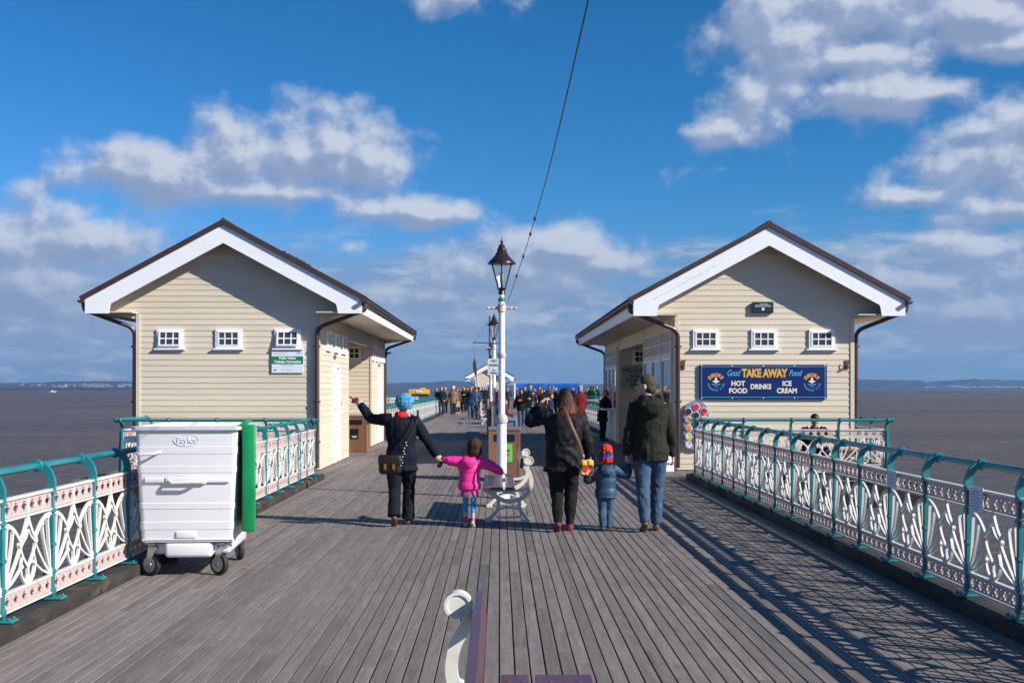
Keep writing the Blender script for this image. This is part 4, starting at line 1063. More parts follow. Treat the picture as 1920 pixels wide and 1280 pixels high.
# ------------------------------------------------------------ timber litter bins
LIME = mat('lime_sticker', (.12, .62, .05), .5); STEELD = mat('bin_top_grey', (.19, .19, .20), .5, .3, var=.1)
def litter_bin(loc, label, w=.58, d=.58, h=.95, rz=0, sticker=None, plate=True, top=STEELD):
    r = empty('litter_bin', loc, rz, label, 'litter bin', 'timber clad litter bins')
    bm = B(); rbox(bm, -w/2, w/2, -d/2, d/2, .01, h-.05, .006, 1); obj('timber_casing', bm, WOODBIN, r)
    for sx in (-1, 1):
        for sy in (-1, 1): bm = B(); box(bm, sx*w/2-.035 if sx > 0 else sx*w/2-.006, sx*w/2+.006 if sx > 0 else sx*w/2+.035, sy*d/2-.035 if sy > 0 else sy*d/2-.006, sy*d/2+.006 if sy > 0 else sy*d/2+.035, .015, h-.052); obj('corner_post', bm, WOODBIN, r)
    bm = B(); rbox(bm, -w/2-.015, w/2+.015, -d/2-.015, d/2+.015, h-.05, h, .008, 2); obj('lid', bm, top, r)
    bm = B()
    for sg in (-1, 1): box(bm, -w*.33, w*.33, sg*d/2-.011, sg*d/2+.011, h-.24, h-.12)
    box(bm, w/2-.011, w/2+.011, -d*.33, d*.33, h-.24, h-.12); obj('slot', bm, BLACK, r)
    if plate:
        bm = B(); rbox(bm, -.105, .105, -d/2-.012, -d/2-.002, .34, .60, .004, 1); p = obj('plate', bm, BLACK, r)
        bm = B(); lathe(bm, [(.032, .445), (.040, .53), (.043, .56)], 10, (0, -d/2+.031)); lathe(bm, [(.046, .565), (.03, .578)], 10, (0, -d/2+.031)); 
        for z, a in ((.41, .07), (.385, .06)): box(bm, -a, a, -d/2-.0135, -d/2-.011, z-.007, z+.007)
        obj('pictogram', bm, SIGNW, p)
    if sticker:
        x, z = sticker; bm = B(); rbox(bm, x-.085, x+.085, -d/2-.012, -d/2-.001, z-.16, z+.16, .002, 1); p = obj('sticker', bm, LIME, r)
        bm = B(); box(bm, x-.05, x+.04, -d/2-.0135, -d/2-.011, z+.02, z+.07); obj('print', bm, mat('sticker_slate', (.08, .10, .15), .5), p)
        bm = B(); box(bm, x-.05, x+.04, -d/2-.0135, -d/2-.011, z-.06, z+.0); obj('print', bm, mat('sticker_red', (.6, .08, .05), .5), p)
        bm = B(); box(bm, x-.03, x+.04, -d/2-.0135, -d/2-.011, z-.14, z-.09); obj('print', bm, mat('sticker_blue', (.08, .35, .6), .5), p)
    return r
litter_bin((.085, 20.55, 0), 'timber clad litter bin directly behind the nearest lamp post', w=.55, sticker=(.05, .50), plate=False)
litter_bin((-.12, 38.9, 0), 'dark timber litter bin further along the middle of the pier', w=.62, sticker=None)
litter_bin((-3.74, 29.8, 0), 'timber litter bin in the sunlit alcove of the toilets hut', w=.62, plate=True)
litter_bin((3.62, 30.0, 0), 'timber litter bin in the shaded alcove of the take away hut with a lime sticker', w=.60, sticker=(.12, .42), plate=False)

# ------------------------------------------------------------ wheeled bin
def wheeled_bin():
    PLW = mat('bin_white_plastic', (.70, .69, .70), .35, var=.03, scale=3, coat=.15, dirt=(.42, .40, .38), dirt_amt=.16, dirt_scale=5)
    PLD = mat('bin_side_plastic', (.70, .69, .70), .35, var=.03, scale=3)
    GRN = mat('bin_green_plastic', (.004, .26, .075), .38, var=.15, scale=5, dirt=(.09, .12, .05), dirt_amt=.35, dirt_scale=10)
    r = empty('wheeled_bin', (-2.76, 10.55, 0), math.radians(4), 'big white wheeled rubbish bin with its green lid hanging open', 'wheeled bin')
    D0 = .56
    def sec(z, t=0):
        f = (z-.31)/1.0; wx = .40+.043*f-t; dy = D0+.05*f-t; return wx, dy
    def body_ring(bm, z, t=0, rc=.05, n=4):
        wx, dy = sec(z, t); vs = []
        for (sx, sy, a0) in ((1, 1, 0), (-1, 1, PI/2), (-1, -1, PI), (1, -1, 3*PI/2)):
            for k in range(n+1):
                a = a0+PI/2*k/n; vs.append(bm.verts.new((sx*(wx-rc)+rc*math.cos(a), sy*(dy-rc)+rc*math.sin(a), z)))
        return vs
    def bridge(bm, a, c):
        n = len(a)
        for k in range(n): bm.faces.new((a[k], a[(k+1) % n], c[(k+1) % n], c[k]))
    bm = B(); zs = []
    bands = [(.31, 0), (.315, -.0), (.415, 0), (.42, .004), (.485, .004), (.49, 0), (.595, 0), (.60, .004), (.648, .004), (.653, 0), (.91, 0), (.915, .004), (.97, .004), (.975, 0), (1.075, 0), (1.08, .0035), (1.14, .0035), (1.145, 0), (1.285, 0)]
    rings = [body_ring(bm, z, -t) for z, t in bands]; bm.faces.new(rings[0][::-1])
    for a, c in zip(rings, rings[1:]): bridge(bm, a, c)
    rim = [body_ring(bm, 1.286, -.03, .06), body_ring(bm, 1.315, -.035, .06), body_ring(bm, 1.318, .02, .05), body_ring(bm, 1.30, .03, .05), body_ring(bm, .45, .03, .05)]
    bridge(bm, rings[-1], rim[0])
    for a, c in zip(rim, rim[1:]): bridge(bm, a, c)
    bm.faces.new(rim[-1]); body = obj('body', bm, PLW, r, True, 30)
    # lower tub between the castors
    bm = B(); rbox(bm, -.20, .21, -D0-.0, -D0+.5, .17, .305, .035, 4); rbox(bm, -.33, .36, -D0+.08, D0-.1, .19, .305, .04, 4); obj('under_tub', bm, PLW, r, True, 40)
    # front ledges and pocket
    def yf(z): return -(D0+.05*(z-.31))
    bm = B()
    rbox(bm, -.36, .37, yf(.85)-.022, yf(.85)+.01, .825, .873, .012, 3); rbox(bm, -.18, .17, yf(.85)-.034, yf(.85), .815, .88, .012, 3)
    obj('moulded_ledge', bm, PLW, r, True, 40); bm = B(); rbox(bm, -.10, .08, yf(.38)-.014, yf(.38)+.01, .34, .405, .012, 3); rbox(bm, -.39, .40, yf(.34)-.010, yf(.34)+.01, .325, .338, .004, 1)
    obj('moulded_ledge', bm, PLW, r, True, 40)
    bm = B()
    pts = smooth_path([(-.15, yf(.85)-.02, .85), (-.13, yf(.85)-.075, .83), (.11, yf(.85)-.085, .84), (.15, yf(.85)-.02, .86)], .05, 5); loft(bm, [(p, .015, .012) for p in pts], 10, (0, 0, 1))
    obj('handle', bm, PLW, r, True, 50)
    bm = B(); pts = smooth_path([(-.42, yf(1.1)-.01, 1.085), (-.40, yf(1.1)-.07, 1.075), (-.26, yf(1.1)-.075, 1.085), (-.22, yf(1.1)-.01, 1.10)], .05, 5); loft(bm, [(p, .012, .010) for p in pts], 10, (0, 0, 1)); obj('handle', bm, PLW, r, True, 50)
    # side trunnion lug
    bm = B(); rbox(bm, -.56, -.455, -.50, -.36, 1.17, 1.225, .01, 2); obj('lifting_lug', bm, PLW, r)
    # embossed oval and name
    bm = B(); ov = []
    for k in range(33): a = 2*PI*k/32; ov.append((.0+.108*math.cos(a), 1.198+.050*math.sin(a)))
    ribbon(bm, ov, .005, yf(1.2)-.0045, yf(1.2)+.004); emb = obj('embossed_oval', bm, PLW, r)
    t = put_text(r, 'Taylor', .0, yf(1.2)-.002, 1.196, .074, PLW, name='embossed_lettering', bold=.0004, ext=.004)
    # lid hanging open on the right side
    bm = B(); n = 10; prof = []
    for i in range(n+1):
        f = i/n; z = 1.335-.93*f; x = .466+.035*math.sin(f*PI*.9)+.025*f; prof.append((x, z))
    rows = []
    rl = random.Random(5)
    for j in range(13):
        g = j/12; y = -D0-.02+1.12*g; row = []
        edge = (abs(g-.5)*2)**4
        for (x, z) in prof: row.append(Vector((x+.012*math.cos(g*PI*6)*(.5)+.004*rl.uniform(-1, 1)-.02*edge-.13*g, y, z)))
        rows.append(row)
    A = [[bm.verts.new(p) for p in row] for row in rows]; C_ = [[bm.verts.new(p+Vector((.035, 0, 0))) for p in row] for row in rows]
    m_, q_ = len(rows), n+1
    for i in range(m_-1):
        for j in range(q_-1):
            bm.faces.new((A[i][j], A[i][j+1], A[i+1][j+1], A[i+1][j])); bm.faces.new((C_[i][j], C_[i+1][j], C_[i+1][j+1], C_[i][j+1]))
    for i in range(m_-1):
        for j in (0, q_-1): bm.faces.new((A[i][j], A[i+1][j], C_[i+1][j], C_[i][j]))
    for j in range(q_-1):
        for i in (0, m_-1): bm.faces.new((A[i][j], C_[i][j], C_[i][j+1], A[i][j+1]))
    bmesh.ops.recalc_face_normals(bm, faces=bm.faces)
    lid = obj('lid', bm, GRN, r, True, 50)
    bm = B(); rbox(bm, .475, .590, -D0-.045, -D0-.005, .40, 1.33, .012, 2); 
    tube(bm, [(.485, -D0-.02, 1.335), (.37, D0, 1.335)], .022, 10)
    obj('lid_rim', bm, GRN, lid, True, 50)
    # castors
    def castor(x, y, a):
        c = empty('x'); D.objects.remove(c)
        M = Matrix.Translation((x, y, 0)) @ Matrix.Rotation(a, 4, 'Z')
        bm = B(); rbox(bm, -.065, .065, -.055, .055, .283, .297, .004, 1, M=M); lathe(bm, [(.03, .255), (.04, .283)], 12, M=M)
        for sg in (-1, 1):
            ribbon(bm, [(0.0, .262), (.03, .18), (.045, .10)], [.09, .06, .04], sg*.033-.003, sg*.033+.003, T=lambda u, d, z: M @ Vector((d, u, z)))
        box(bm, -.036, .036, -.045, .045, .25, .262, M=M)
        k = obj('castor', bm, STEEL, r)
        Mw = M @ Matrix.Translation((0, .045, .10)) @ Matrix.Rotation(PI/2, 4, 'Y')
        bm = B(); lathe(bm, [(.066, -.024), (.092, -.022), (.099, -.012), (.100, 0), (.099, .012), (.092, .022), (.066, .024)], 28, M=Mw); obj('tyre', bm, RUBBER, k, True, 40)
        bm = B(); lathe(bm, [(.067, -.026), (.060, -.028), (.030, -.018), (.022, -.034), (.022, .034), (.030, .018), (.060, .028), (.067, .026)], 24, M=Mw); obj('wheel_hub', bm, STEEL, k, True, 40)
    castor(-.30, -.46, 1.05); castor(.29, -.47, .95); castor(.31, .42, .42); castor(-.30, .42, .3)
wheeled_bin()

# ------------------------------------------------------------ distant things on the pier
def tarp():
    y = 100; k = y/F; x0 = (967-CX)*k; x1 = (1092-CX)*k
    r = empty('tarpaulin_screen', ((x0+x1)/2, y, 0), 0, 'long bright blue tarpaulin screen behind the crowd on the right', 'tarpaulin')
    bm = B(); n = 60; w = (x1-x0)/2; rows = []
    for i in range(n+1):
        x = -w+2*w*i/n; col = []
        for j in range(9):
            z = .45+(2.07-.45)*j/8; col.append(Vector((x, .04*noise.noise((x*1.3, z*1.2, 1))+.03*math.sin(x*2.1), z-(.03*math.sin(i*.5)**2 if j == 8 else 0))))
        rows.append(col)
    A = [[bm.verts.new(p) for p in c] for c in rows]; C_ = [[bm.verts.new(p+Vector((0, .02, 0))) for p in c] for c in rows]
    for i in range(n):
        for j in range(8):
            bm.faces.new((A[i][j], A[i+1][j], A[i+1][j+1], A[i][j+1])); bm.faces.new((C_[i][j], C_[i][j+1], C_[i+1][j+1], C_[i+1][j]))
        bm.faces.new((A[i][8], A[i+1][8], C_[i+1][8], C_[i][8])); bm.faces.new((A[i][0], C_[i][0], C_[i+1][0], A[i+1][0]))
    obj('sheet', bm, mat('blue_tarpaulin', (.008, .11, .45), .45, var=.15, scale=1.2, bump=.4, bscale=3), r, True)
    for i in range(6):
        bm = B(); x = -w+2*w*i/5; tube(bm, [(x, .06, 0), (x, .06, 2.0)], .03, 8); obj('pole', bm, STEEL, r)
    r = empty('white_post', ((965-CX)*90/F, 90, 0), 0, 'plain white post at the left end of the blue tarpaulin', 'post')
    bm = B(); rbox(bm, -.06, .06, -.06, .06, 0, 1.95, .01, 1); box(bm, -.07, .07, -.07, .07, 1.952, 1.99); obj('shaft', bm, WHITE, r)
tarp()
def yellow_boat():
    y = 92; k = y/F; cx = (786-CX)*k
    r = empty('covered_boat', (cx, y, 0), 0, 'yellow covered rescue boat on a dark trolley beyond the left railing', 'boat')
    YEL = mat('yellow_cover', (.78, .36, .02), .5, var=.08)
    bm = B(); w = .80
    rings = []
    for i in range(9):
        f = i/8; x = -w+2*w*f; t = 1-.06*abs(2*f-1)**3
        rings.append([bm.verts.new((x, yy*t, 1.16+zz*t)) for yy, zz in ((-.48, 0), (-.5, .15), (-.46, .36), (-.40, .39), (.40, .39), (.46, .36), (.5, .15), (.48, 0))])
    for a, c in zip(rings, rings[1:]):
        for q in range(8): bm.faces.new((a[q], c[q], c[(q+1) % 8], a[(q+1) % 8]))
    bm.faces.new(rings[0]); bm.faces.new(rings[-1][::-1]); bmesh.ops.recalc_face_normals(bm, faces=bm.faces)
    rbox(bm, .05, .48, -.3, .3, 1.56, 1.66, .02, 2); obj('cover', bm, YEL, r, True, 25)
    bm = B(); box(bm, -.22, .26, -.535, -.47, 1.26, 1.43); p = obj('panel', bm, WHITE, r)
    bm = B(); box(bm, -.17, -.10, -.54, -.534, 1.29, 1.40); box(bm, -.06, .2, -.54, -.534, 1.32, 1.37); obj('print', bm, mat('panel_blue', (.05, .1, .5), .5), p)
    bm = B(); box(bm, -.72, .72, -.35, .35, 1.0, 1.155)
    for sx in (-.6, .6): box(bm, sx-.05, sx+.05, -.3, .3, 0, 1.0)
    obj('trolley', bm, BLACK, r)
    WH = []
    for sx in (-.6, .6):
        bm = B(); lathe(bm, [(.16, -.04), (.2, -.03), (.2, .03), (.16, .04)], 16, M=Matrix.Translation((sx, -.38, .2)) @ Matrix.Rotation(PI/2, 4, 'X')); obj('wheel', bm, RUBBER, r)
    y = 2600; k = y/F
    r = empty('motor_boat', ((99-CX)*k, y, -8), math.radians(5), 'tiny white motor boat alone on the brown sea at the far left', 'boat')
    bm = B(); L = 7.5
    rings = []
    for f, wd, zt in ((-1, 1.6, 1.5), (-.5, 2.0, 1.5), (.2, 1.9, 1.7), (.7, 1.1, 2.0), (1, .1, 2.3)):
        rings.append([bm.verts.new((f*L, yy, zz)) for yy, zz in ((-wd, zt), (-wd*.7, .1), (wd*.7, .1), (wd, zt))])
    for a, c in zip(rings, rings[1:]):
        for q in range(4): bm.faces.new((a[q], c[q], c[(q+1) % 4], a[(q+1) % 4]))
    bm.faces.new(rings[0]); bm.faces.new(rings[-1][::-1]); bmesh.ops.recalc_face_normals(bm, faces=bm.faces); obj('hull', bm, mat('boat_white', (.8, .8, .8), .4), r)
    bm = B(); rbox(bm, -3.2, .8, -1.2, 1.2, 1.5, 3.3, .2, 2); rbox(bm, -2.8, -.2, -1, 1, 3.3, 4.3, .2, 2); obj('cabin', bm, MC['boat_white'], r)
yellow_boat()

# ------------------------------------------------------------ people
SKIN = mat('skin', (.48, .25, .17), .55, var=.06, scale=12, spec=.35)
SKIN2 = mat('skin_pale', (.55, .31, .23), .55, var=.06, scale=12, spec=.35)
EYE = mat('eye_dark', (.02, .015, .012), .2)
def remeshed(bm, voxel, smooth_it, nm, m):
    me = D.meshes.new("tmp"); bm.to_mesh(me); bm.free()
    o = D.objects.new("tmp", me); COL.objects.link(o)
    md = o.modifiers.new("r", 'REMESH'); md.mode = 'VOXEL'; md.voxel_size = voxel; md.use_smooth_shade = True
    if smooth_it:
        sm = o.modifiers.new("s", 'SMOOTH'); sm.factor = .5; sm.iterations = smooth_it
    bpy.context.view_layer.update(); out = eval_mesh(o); D.objects.remove(o); D.meshes.remove(me)
    out.name = nm; out.materials.clear(); out.materials.append(m)
    out.polygons.foreach_set('use_smooth', [True]*len(out.polygons)); return out
def displace(me, fn):
    nrm = [v.normal.copy() for v in me.vertices]
    for v, n in zip(me.vertices, nrm): v.co = v.co+n*fn(v.co, n)
def folds(amp, fx=9, fz=5, seed=0, band=None, bamp=0, z0=0):
    sd = Vector((seed*3.1, seed*1.7, seed*.9))
    def f(p, n):
        q = Vector((p.x*fx, p.y*fx, p.z*fz))+sd
        w = noise.noise(q+Vector((noise.noise(q*.7), 0, noise.noise(q*.6+sd)))*.9)
        d = amp*(abs(w)*-1.6+.35)+amp*.35*noise.noise(q*2.6)
        if band: d += bamp*(abs(math.sin(PI*(p.z-z0)/band))**.55-.6)
        return d
    return f
def hand(bm, wrist, dirv, palm, s=1.0, curl=.5, point=False, r=.0088, side=1):
    """palm = direction the palm faces; side=+1 thumb towards dir x palm"""
    d = Vector(dirv).normalized(); pn = Vector(palm); pn = (pn-d*pn.dot(d)).normalized(); lat = d.cross(pn)*side
    w = Vector(wrist)
    loft(bm, [(w-d*.015*s, .024*s, .018*s), (w+d*.02*s, .030*s, .016*s), (w+d*.055*s, .040*s, .015*s), (w+d*.085*s, .038*s, .013*s), (w+d*.093*s, .028*s, .010*s)], 12, lat)
    for i, (off, L) in enumerate(((.030, .070), (.010, .078), (-.010, .073), (-.029, .058))):
        b0 = w+d*.082*s+lat*off*s; c = 0.05 if (point and i == 0) else curl*(1+.08*i); p = b0; a = .15 if not (point and i == 0) else 0
        pts = [(b0-d*.012*s, r*s)]
        pts.append((p, r*s))
        for f in (.45, .30, .25):
            a += c*.95; dd = d*math.cos(a)+pn*math.sin(a)+lat*off*1.5; p = p+dd*L*s*f; pts.append((p, r*s*(.97 if f > .3 else .88)))
        capsule(bm, pts, 8)
    tb = w+d*.028*s+lat*.030*s; t1 = tb+(lat*.7+d*.6+pn*.35)*.034*s; t2 = t1+(d*.85+lat*.15+pn*.5)*.030*s
    capsule(bm, [(w+d*.012*s+lat*.012*s, .014*s), (tb, .013*s), (t1, r*1.15*s), (t2, r*.95*s)], 8)
def person(label, x, y, rz, H, top, legs, shoes, hair=None, hat=None, head=(0, 0), arms=None, stride=.0, hem=.80, bulk=0.0, child=0.0, hood=None,
           seated=False, detail=0, lean=0.0, scarf=None, skin=None, band=None, gloves=None, flare=0.0, longhair=None, cuffs=None, z=0.0, group='people strolling on the pier', topx=1.0, skirt=None, legw=1.0, fold=.007, hatshape='beanie', headoff=(0, 0), lift='L', drop=0.0, armw=1.0, slump=0.0, wide=1.0, hscale=1.0):
    """faces +Y before rz.  arms = {'L': (elbow, wrist, handdir, palm, curl)} in metres in local space"""
    sk = skin or SKIN
    vox = .0085 if detail else .0145
    if detail == 0 and H < 1.2: vox = .012
    hh = .240*(H/1.75)*(1+.55*child); bs = (H-hh)/(1.75-.240)          # head height, body scale
    root = empty('person', (x, y, z), rz, label, 'person', group)
    S = bs*(1+.04*child); sw = .185*S*topx
    def V(a, b_, c): return Vector((a*bs, b_*bs, c*bs))
    ln = lean*bs
    zhip, zsh = .91, 1.405
    if seated: zoff = -.42*bs
    else: zoff = 0
    def T(v):
        v = Vector(v); v.z = v.z if v.z < .9*bs else .9*bs+(v.z-.9*bs)*(1-slump); return v+Vector((0, ln*max(0, (v.z/bs-.9))/.5*.16, zoff))
    # joints
    J = {}
    for sd, sg in (('L', -1), ('R', 1)):
        J['hip'+sd] = V(sg*.088, 0, zhip)+Vector((0, 0, zoff))
        if seated:
            J['knee'+sd] = V(sg*.12, .42, .50); J['ankle'+sd] = V(sg*.12, .40, .09)
        else:
            f = (1 if sg < 0 else -1)*stride*(1 if lift == 'R' else -1)
            J['knee'+sd] = V(sg*.088*wide, f*.22+.03+abs(stride)*.06, .49); J['ankle'+sd] = V(sg*.078*wide, f*.42 if f < 0 else f*.36, .085+(abs(f)*.16 if f < 0 else 0))
        J['sh'+sd] = T(V(sg*.168*topx, 0, zsh))
        a = (arms or {}).get(sd)
        if a is None:
            J['el'+sd] = T(V(sg*(.225+.02*child)*topx, -.02, 1.13)); J['wr'+sd] = T(V(sg*.235*topx, .07, .885)); a = (None, None, (sg*.02, .12, -1), (-sg, .1, 0), .35)
        else:
            J['el'+sd] = Vector(a[0]); J['wr'+sd] = Vector(a[1])
        J['a'+sd] = a
    nb = T(V(0, -.01, 1.45)); hc = Vector((headoff[0], headoff[1], 0))+T(V(0, .012, 1.502))+Vector((0, 0, hh*.5))
    # ---------------- body (one continuous surface)
    bm = B(); k = bs
    def tors(inf=0.0, zlo=.84, zhi=1.47, xs=1.0):
        prof = [(.80, .160, .105), (.90, .170, .115), (1.0, .150, .105), (1.08, .140, .10), (1.18, .155, .112), (1.30, .172, .120), (1.37, .170, .110), (1.42, .130, .085), (1.46, .070, .062)]
        out = []
        for (z_, rx, ry) in prof:
            if z_ < zlo-1e-6 or z_ > zhi+1e-6: continue
            p = T(V(0, -.005, z_)); out.append((p, (rx*xs+inf)*k, (ry+inf*.9)*k))
        return out
    loft(bm, tors(), 18)
    for sd, sg in (('L', -1), ('R', 1)):
        capsule(bm, [(J['hip'+sd], .085*k), ((J['hip'+sd]+J['knee'+sd])/2, .075*k), (J['knee'+sd], .055*k)], 10)
        capsule(bm, [(J['knee'+sd], .055*k), (J['knee'+sd]*.65+J['ankle'+sd]*.35, .054*k), (J['ankle'+sd], .035*k)], 10)
        an = J['ankle'+sd]; capsule(bm, [(an+V(0, -.02, -.03), .032*k), (an+V(0, .10, -.05), .026*k)], 8)
        capsule(bm, [(J['sh'+sd]-Vector((sg*.03*k, 0, 0)), .052*k), ((J['sh'+sd]+J['el'+sd])/2, .044*k), (J['el'+sd], .037*k)], 10)
        capsule(bm, [(J['el'+sd], .037*k), (J['el'+sd]*.6+J['wr'+sd]*.4, .036*k), (J['wr'+sd], .024*k)], 10)
        a = J['a'+sd]
        if not (gloves and gloves[0]):
            hand(bm, J['wr'+sd], a[2], a[3], (.9 if child else 1)*(H/1.75)**.7, a[4], point=len(a) > 5 and a[5], r=.0088 if detail else .0115, side=1 if sg < 0 else -1)
    capsule(bm, [(nb-Vector((0, 0, .03)), .055*k), (hc-Vector((0, .008, hh*.30)), .048*k)], 12)
    HM = Matrix.Translation(hc) @ Euler((head[1], 0, head[0])).to_matrix().to_4x4(); q = hh/.232*hscale
    def h(v): return HM @ (Vector(v)*q)
    ball(bm, (0, 0, 0), 1, 18, 12, HM @ Matrix.Translation((0, -.012*q, .026*q)) @ Matrix.Diagonal((.074*q, .092*q, .088*q, 1)))
    ball(bm, (0, 0, 0), 1, 16, 12, HM @ Matrix.Translation((0, .018*q, -.035*q)) @ Matrix.Diagonal((.058*q, .070*q, .078*q, 1)))
    capsule(bm, [(h((0, .082, .018)), .008*q), (h((0, .100, -.022)), .012*q)], 8)
    capsule(bm, [(h((-.012, .100, -.026)), .0075*q), (h((.012, .100, -.026)), .0075*q)], 8)
    capsule(bm, [(h((-.030, .080, .030)), .008*q), (h((.030, .080, .030)), .008*q)], 8)
    capsule(bm, [(h((-.020, .084, -.055)), .0065*q), (h((.020, .084, -.055)), .0065*q)], 8)
    ball(bm, (0, 0, 0), 1, 10, 8, HM @ Matrix.Translation((0, .068*q, -.092*q)) @ Matrix.Diagonal((.022*q, .020*q, .016*q, 1)))
    for sg in (-1, 1):
        ball(bm, (0, 0, 0), 1, 10, 8, HM @ Matrix.Translation((sg*.076*q, -.008*q, -.005*q)) @ Euler((0, 0, -sg*.35)).to_matrix().to_4x4() @ Matrix.Diagonal((.010*q, .019*q, .031*q, 1)))
    me = remeshed(bm, .0075 if detail else .0125, 2 if detail else 1, 'body', sk)
    body = link('body', me, root)
    bm = B()
    for sg in (-1, 1): ball(bm, h((sg*.030, .0755, .012)), .0095*q, 8, 6)
    obj('eyes', bm, EYE, body, True)
    if gloves:
        for sd, sg in (('L', -1), ('R', 1)):
            bm = B(); a = J['a'+sd]; hand(bm, J['wr'+sd], a[2], a[3], (.9 if child else 1.04)*(H/1.75)**.7, a[4], point=len(a) > 5 and a[5], r=.0105 if detail else .012, side=1 if sg < 0 else -1)
            capsule(bm, [(J['wr'+sd]-Vector(a[2]).normalized()*.04, .03*k), (J['wr'+sd]+Vector(a[2]).normalized()*.03, .028*k)], 10); link('glove', remeshed(bm, .006 if detail else .011, 1, 'glove', gloves[1]), body)
    # ---------------- trousers
    bm = B(); lw = legw
    for sd, sg in (('L', -1), ('R', 1)):
        kn, an, hp = J['knee'+sd], J['ankle'+sd], J['hip'+sd]
        lo = an+(kn-an).normalized()*(-.01)*k
        mid = kn*.45+an*.55
        loft(bm, [(hp+Vector((0, 0, .03*k)), .105*k, .12*k), (hp*.65+kn*.35, .098*k*lw, .105*k*lw), (kn*.85+hp*.15, .076*k*lw, .080*k*lw), (kn, .070*k*lw, .073*k*lw), (mid, (.066+flare*.01)*k*lw, (.070+flare*.012)*k*lw), (an*.85+kn*.15, (.058+flare*.03)*k*lw, (.062+flare*.035)*k*lw), (lo, (.056+flare*.045)*k*lw, (.062+flare*.06)*k*lw)], 14)
    hz = Vector((0, 0, zoff))
    loft(bm, [(V(0, 0, .80)+hz, .12*k, .10*k), (V(0, -.005, .86)+hz, .172*k, .125*k), (V(0, -.01, .95)+hz, .172*k, .128*k), (V(0, 0, 1.05)+hz, .15*k, .112*k)], 16)
    me = remeshed(bm, vox, 3 if detail else 1, 'trousers', legs)
    displace(me, folds(fold*.9*lw, 10, 7, seed=int(x*10) % 17)); link('trousers', me, body)
    # ---------------- shoes
    for sd, sg in (('L', -1), ('R', 1)):
        an = J['ankle'+sd]; bm = B(); f = an.y/bs if not seated else 0; up = f < -.05
        fd = Vector((sg*.12, 1, 0)).normalized()
        if up: fd = Vector((sg*.1, .80, -.62)).normalized()
        base = an+Vector((0, 0, -.05*k)); heel = base-fd*.055*k
        if not up and not seated: heel.z = .034*k; 
        sc_ = k*(1.12 if child else 1)
        loft(bm, [(heel-fd*.012*sc_, .022*sc_, .024*sc_), (heel, .034*sc_, .034*sc_), (heel+fd*.06*sc_, .037*sc_, .036*sc_), (heel+fd*.13*sc_, .044*sc_, .031*sc_), (heel+fd*.19*sc_, .043*sc_, .025*sc_), (heel+fd*.225*sc_, .027*sc_, .017*sc_)], 14, (1, 0, 0))
        capsule(bm, [(heel+fd*.03*sc_, .036*sc_), (an+Vector((0, 0, .02*k)), .038*k)], 10)
        me = remeshed(bm, .008 if detail else .013, 1, 'shoe', shoes)
        if not up and not seated:
            for v in me.vertices: v.co.z = max(v.co.z, .001)
        link('shoe', me, body)
    # ---------------- jacket
    bm = B(); inf = .028+bulk
    tr = tors(inf, zlo=max(.80, hem), xs=topx)
    hz_ = hem; rxh = (.165*topx+inf+.012)*k*(1+.10*max(0, .86-hem)/.2)
    pre = []
    zz = min(.90, tr[0][0].z/bs-zoff/bs)-.04
    while zz > hem+.03: pre.insert(0, (T(V(0, -.005, zz)), rxh, (.125+inf)*k)); zz -= .08
    pre.insert(0, (T(V(0, -.005, hem)), rxh, (.128+inf)*k))
    loft(bm, pre+tr[:-1]+[(T(V(0, -.008, 1.445)), (.095)*k, .085*k), (T(V(0, -.01, 1.475)), .072*k, .072*k)], 20)
    for sd, sg in (('L', -1), ('R', 1)):
        sh, el, wr = J['sh'+sd], J['el'+sd], J['wr'+sd]; b2_ = bulk*.8+.05*(armw-1)
        if drop: sh = sh-Vector((0, 0, drop))
        dw = (wr-el).normalized()
        loft(bm, [(sh-Vector((sg*.055, 0, -.01))*k, (.062+b2_)*k, (.062+b2_)*k), (sh, (.068+b2_)*k, (.070+b2_)*k), ((sh+el)/2, (.060+b2_)*k, (.062+b2_)*k), (el, (.053+b2_)*k, (.055+b2_)*k)], 14)
        capsule(bm, [(el, (.053+b2_)*k), ((el+wr)/2, (.050+b2_)*k), (wr-dw*.06*k, (.044+b2_*.7)*k), (wr-dw*.022*k, (.040+b2_*.5)*k)], 12)
    if hood:
        hs = hood if isinstance(hood, (int, float)) else 1
        for (a0, b0, rr_) in ((0, -.075, .052),):
            loft(bm, [(T(V(-.085, .05, 1.47)), .030*k*hs, .030*k*hs), (T(V(-.105, -.03, 1.475)), .040*k*hs, .045*k*hs), (T(V(-.075, -.11, 1.47)), .045*k*hs, .055*k*hs), (T(V(0, -.145, 1.465)), .050*k*hs, .055*k*hs), (T(V(.075, -.11, 1.47)), .045*k*hs, .055*k*hs), (T(V(.105, -.03, 1.475)), .040*k*hs, .045*k*hs), (T(V(.085, .05, 1.47)), .030*k*hs, .030*k*hs)], 14)
            loft(bm, [(T(V(0, -.14, 1.47)), .115*k*hs, .05*k*hs), (T(V(0, -.165-bulk*.8, 1.41)), .125*k*hs, .055*k*hs), (T(V(0, -.16-bulk*.9, 1.345)), .095*k*hs, .050*k*hs), (T(V(.0, -.14-bulk, 1.29)), .045*k*hs, .035*k*hs)], 16)
    else:
        loft(bm, [(T(V(0, -.012, 1.43)), .082*k, .078*k), (T(V(0, -.012, 1.49)), .070*k, .070*k), (T(V(0, -.008, 1.515)), .066*k, .066*k)], 14)
    me = remeshed(bm, vox, 3 if detail else 1, 'jacket', top)
    displace(me, folds(fold*(1.0 if band else 1.5), 8, 6, seed=int(y*7+x*3) % 13, band=band, bamp=.014*bs if band else 0, z0=hem*bs)); link('jacket', me, body)
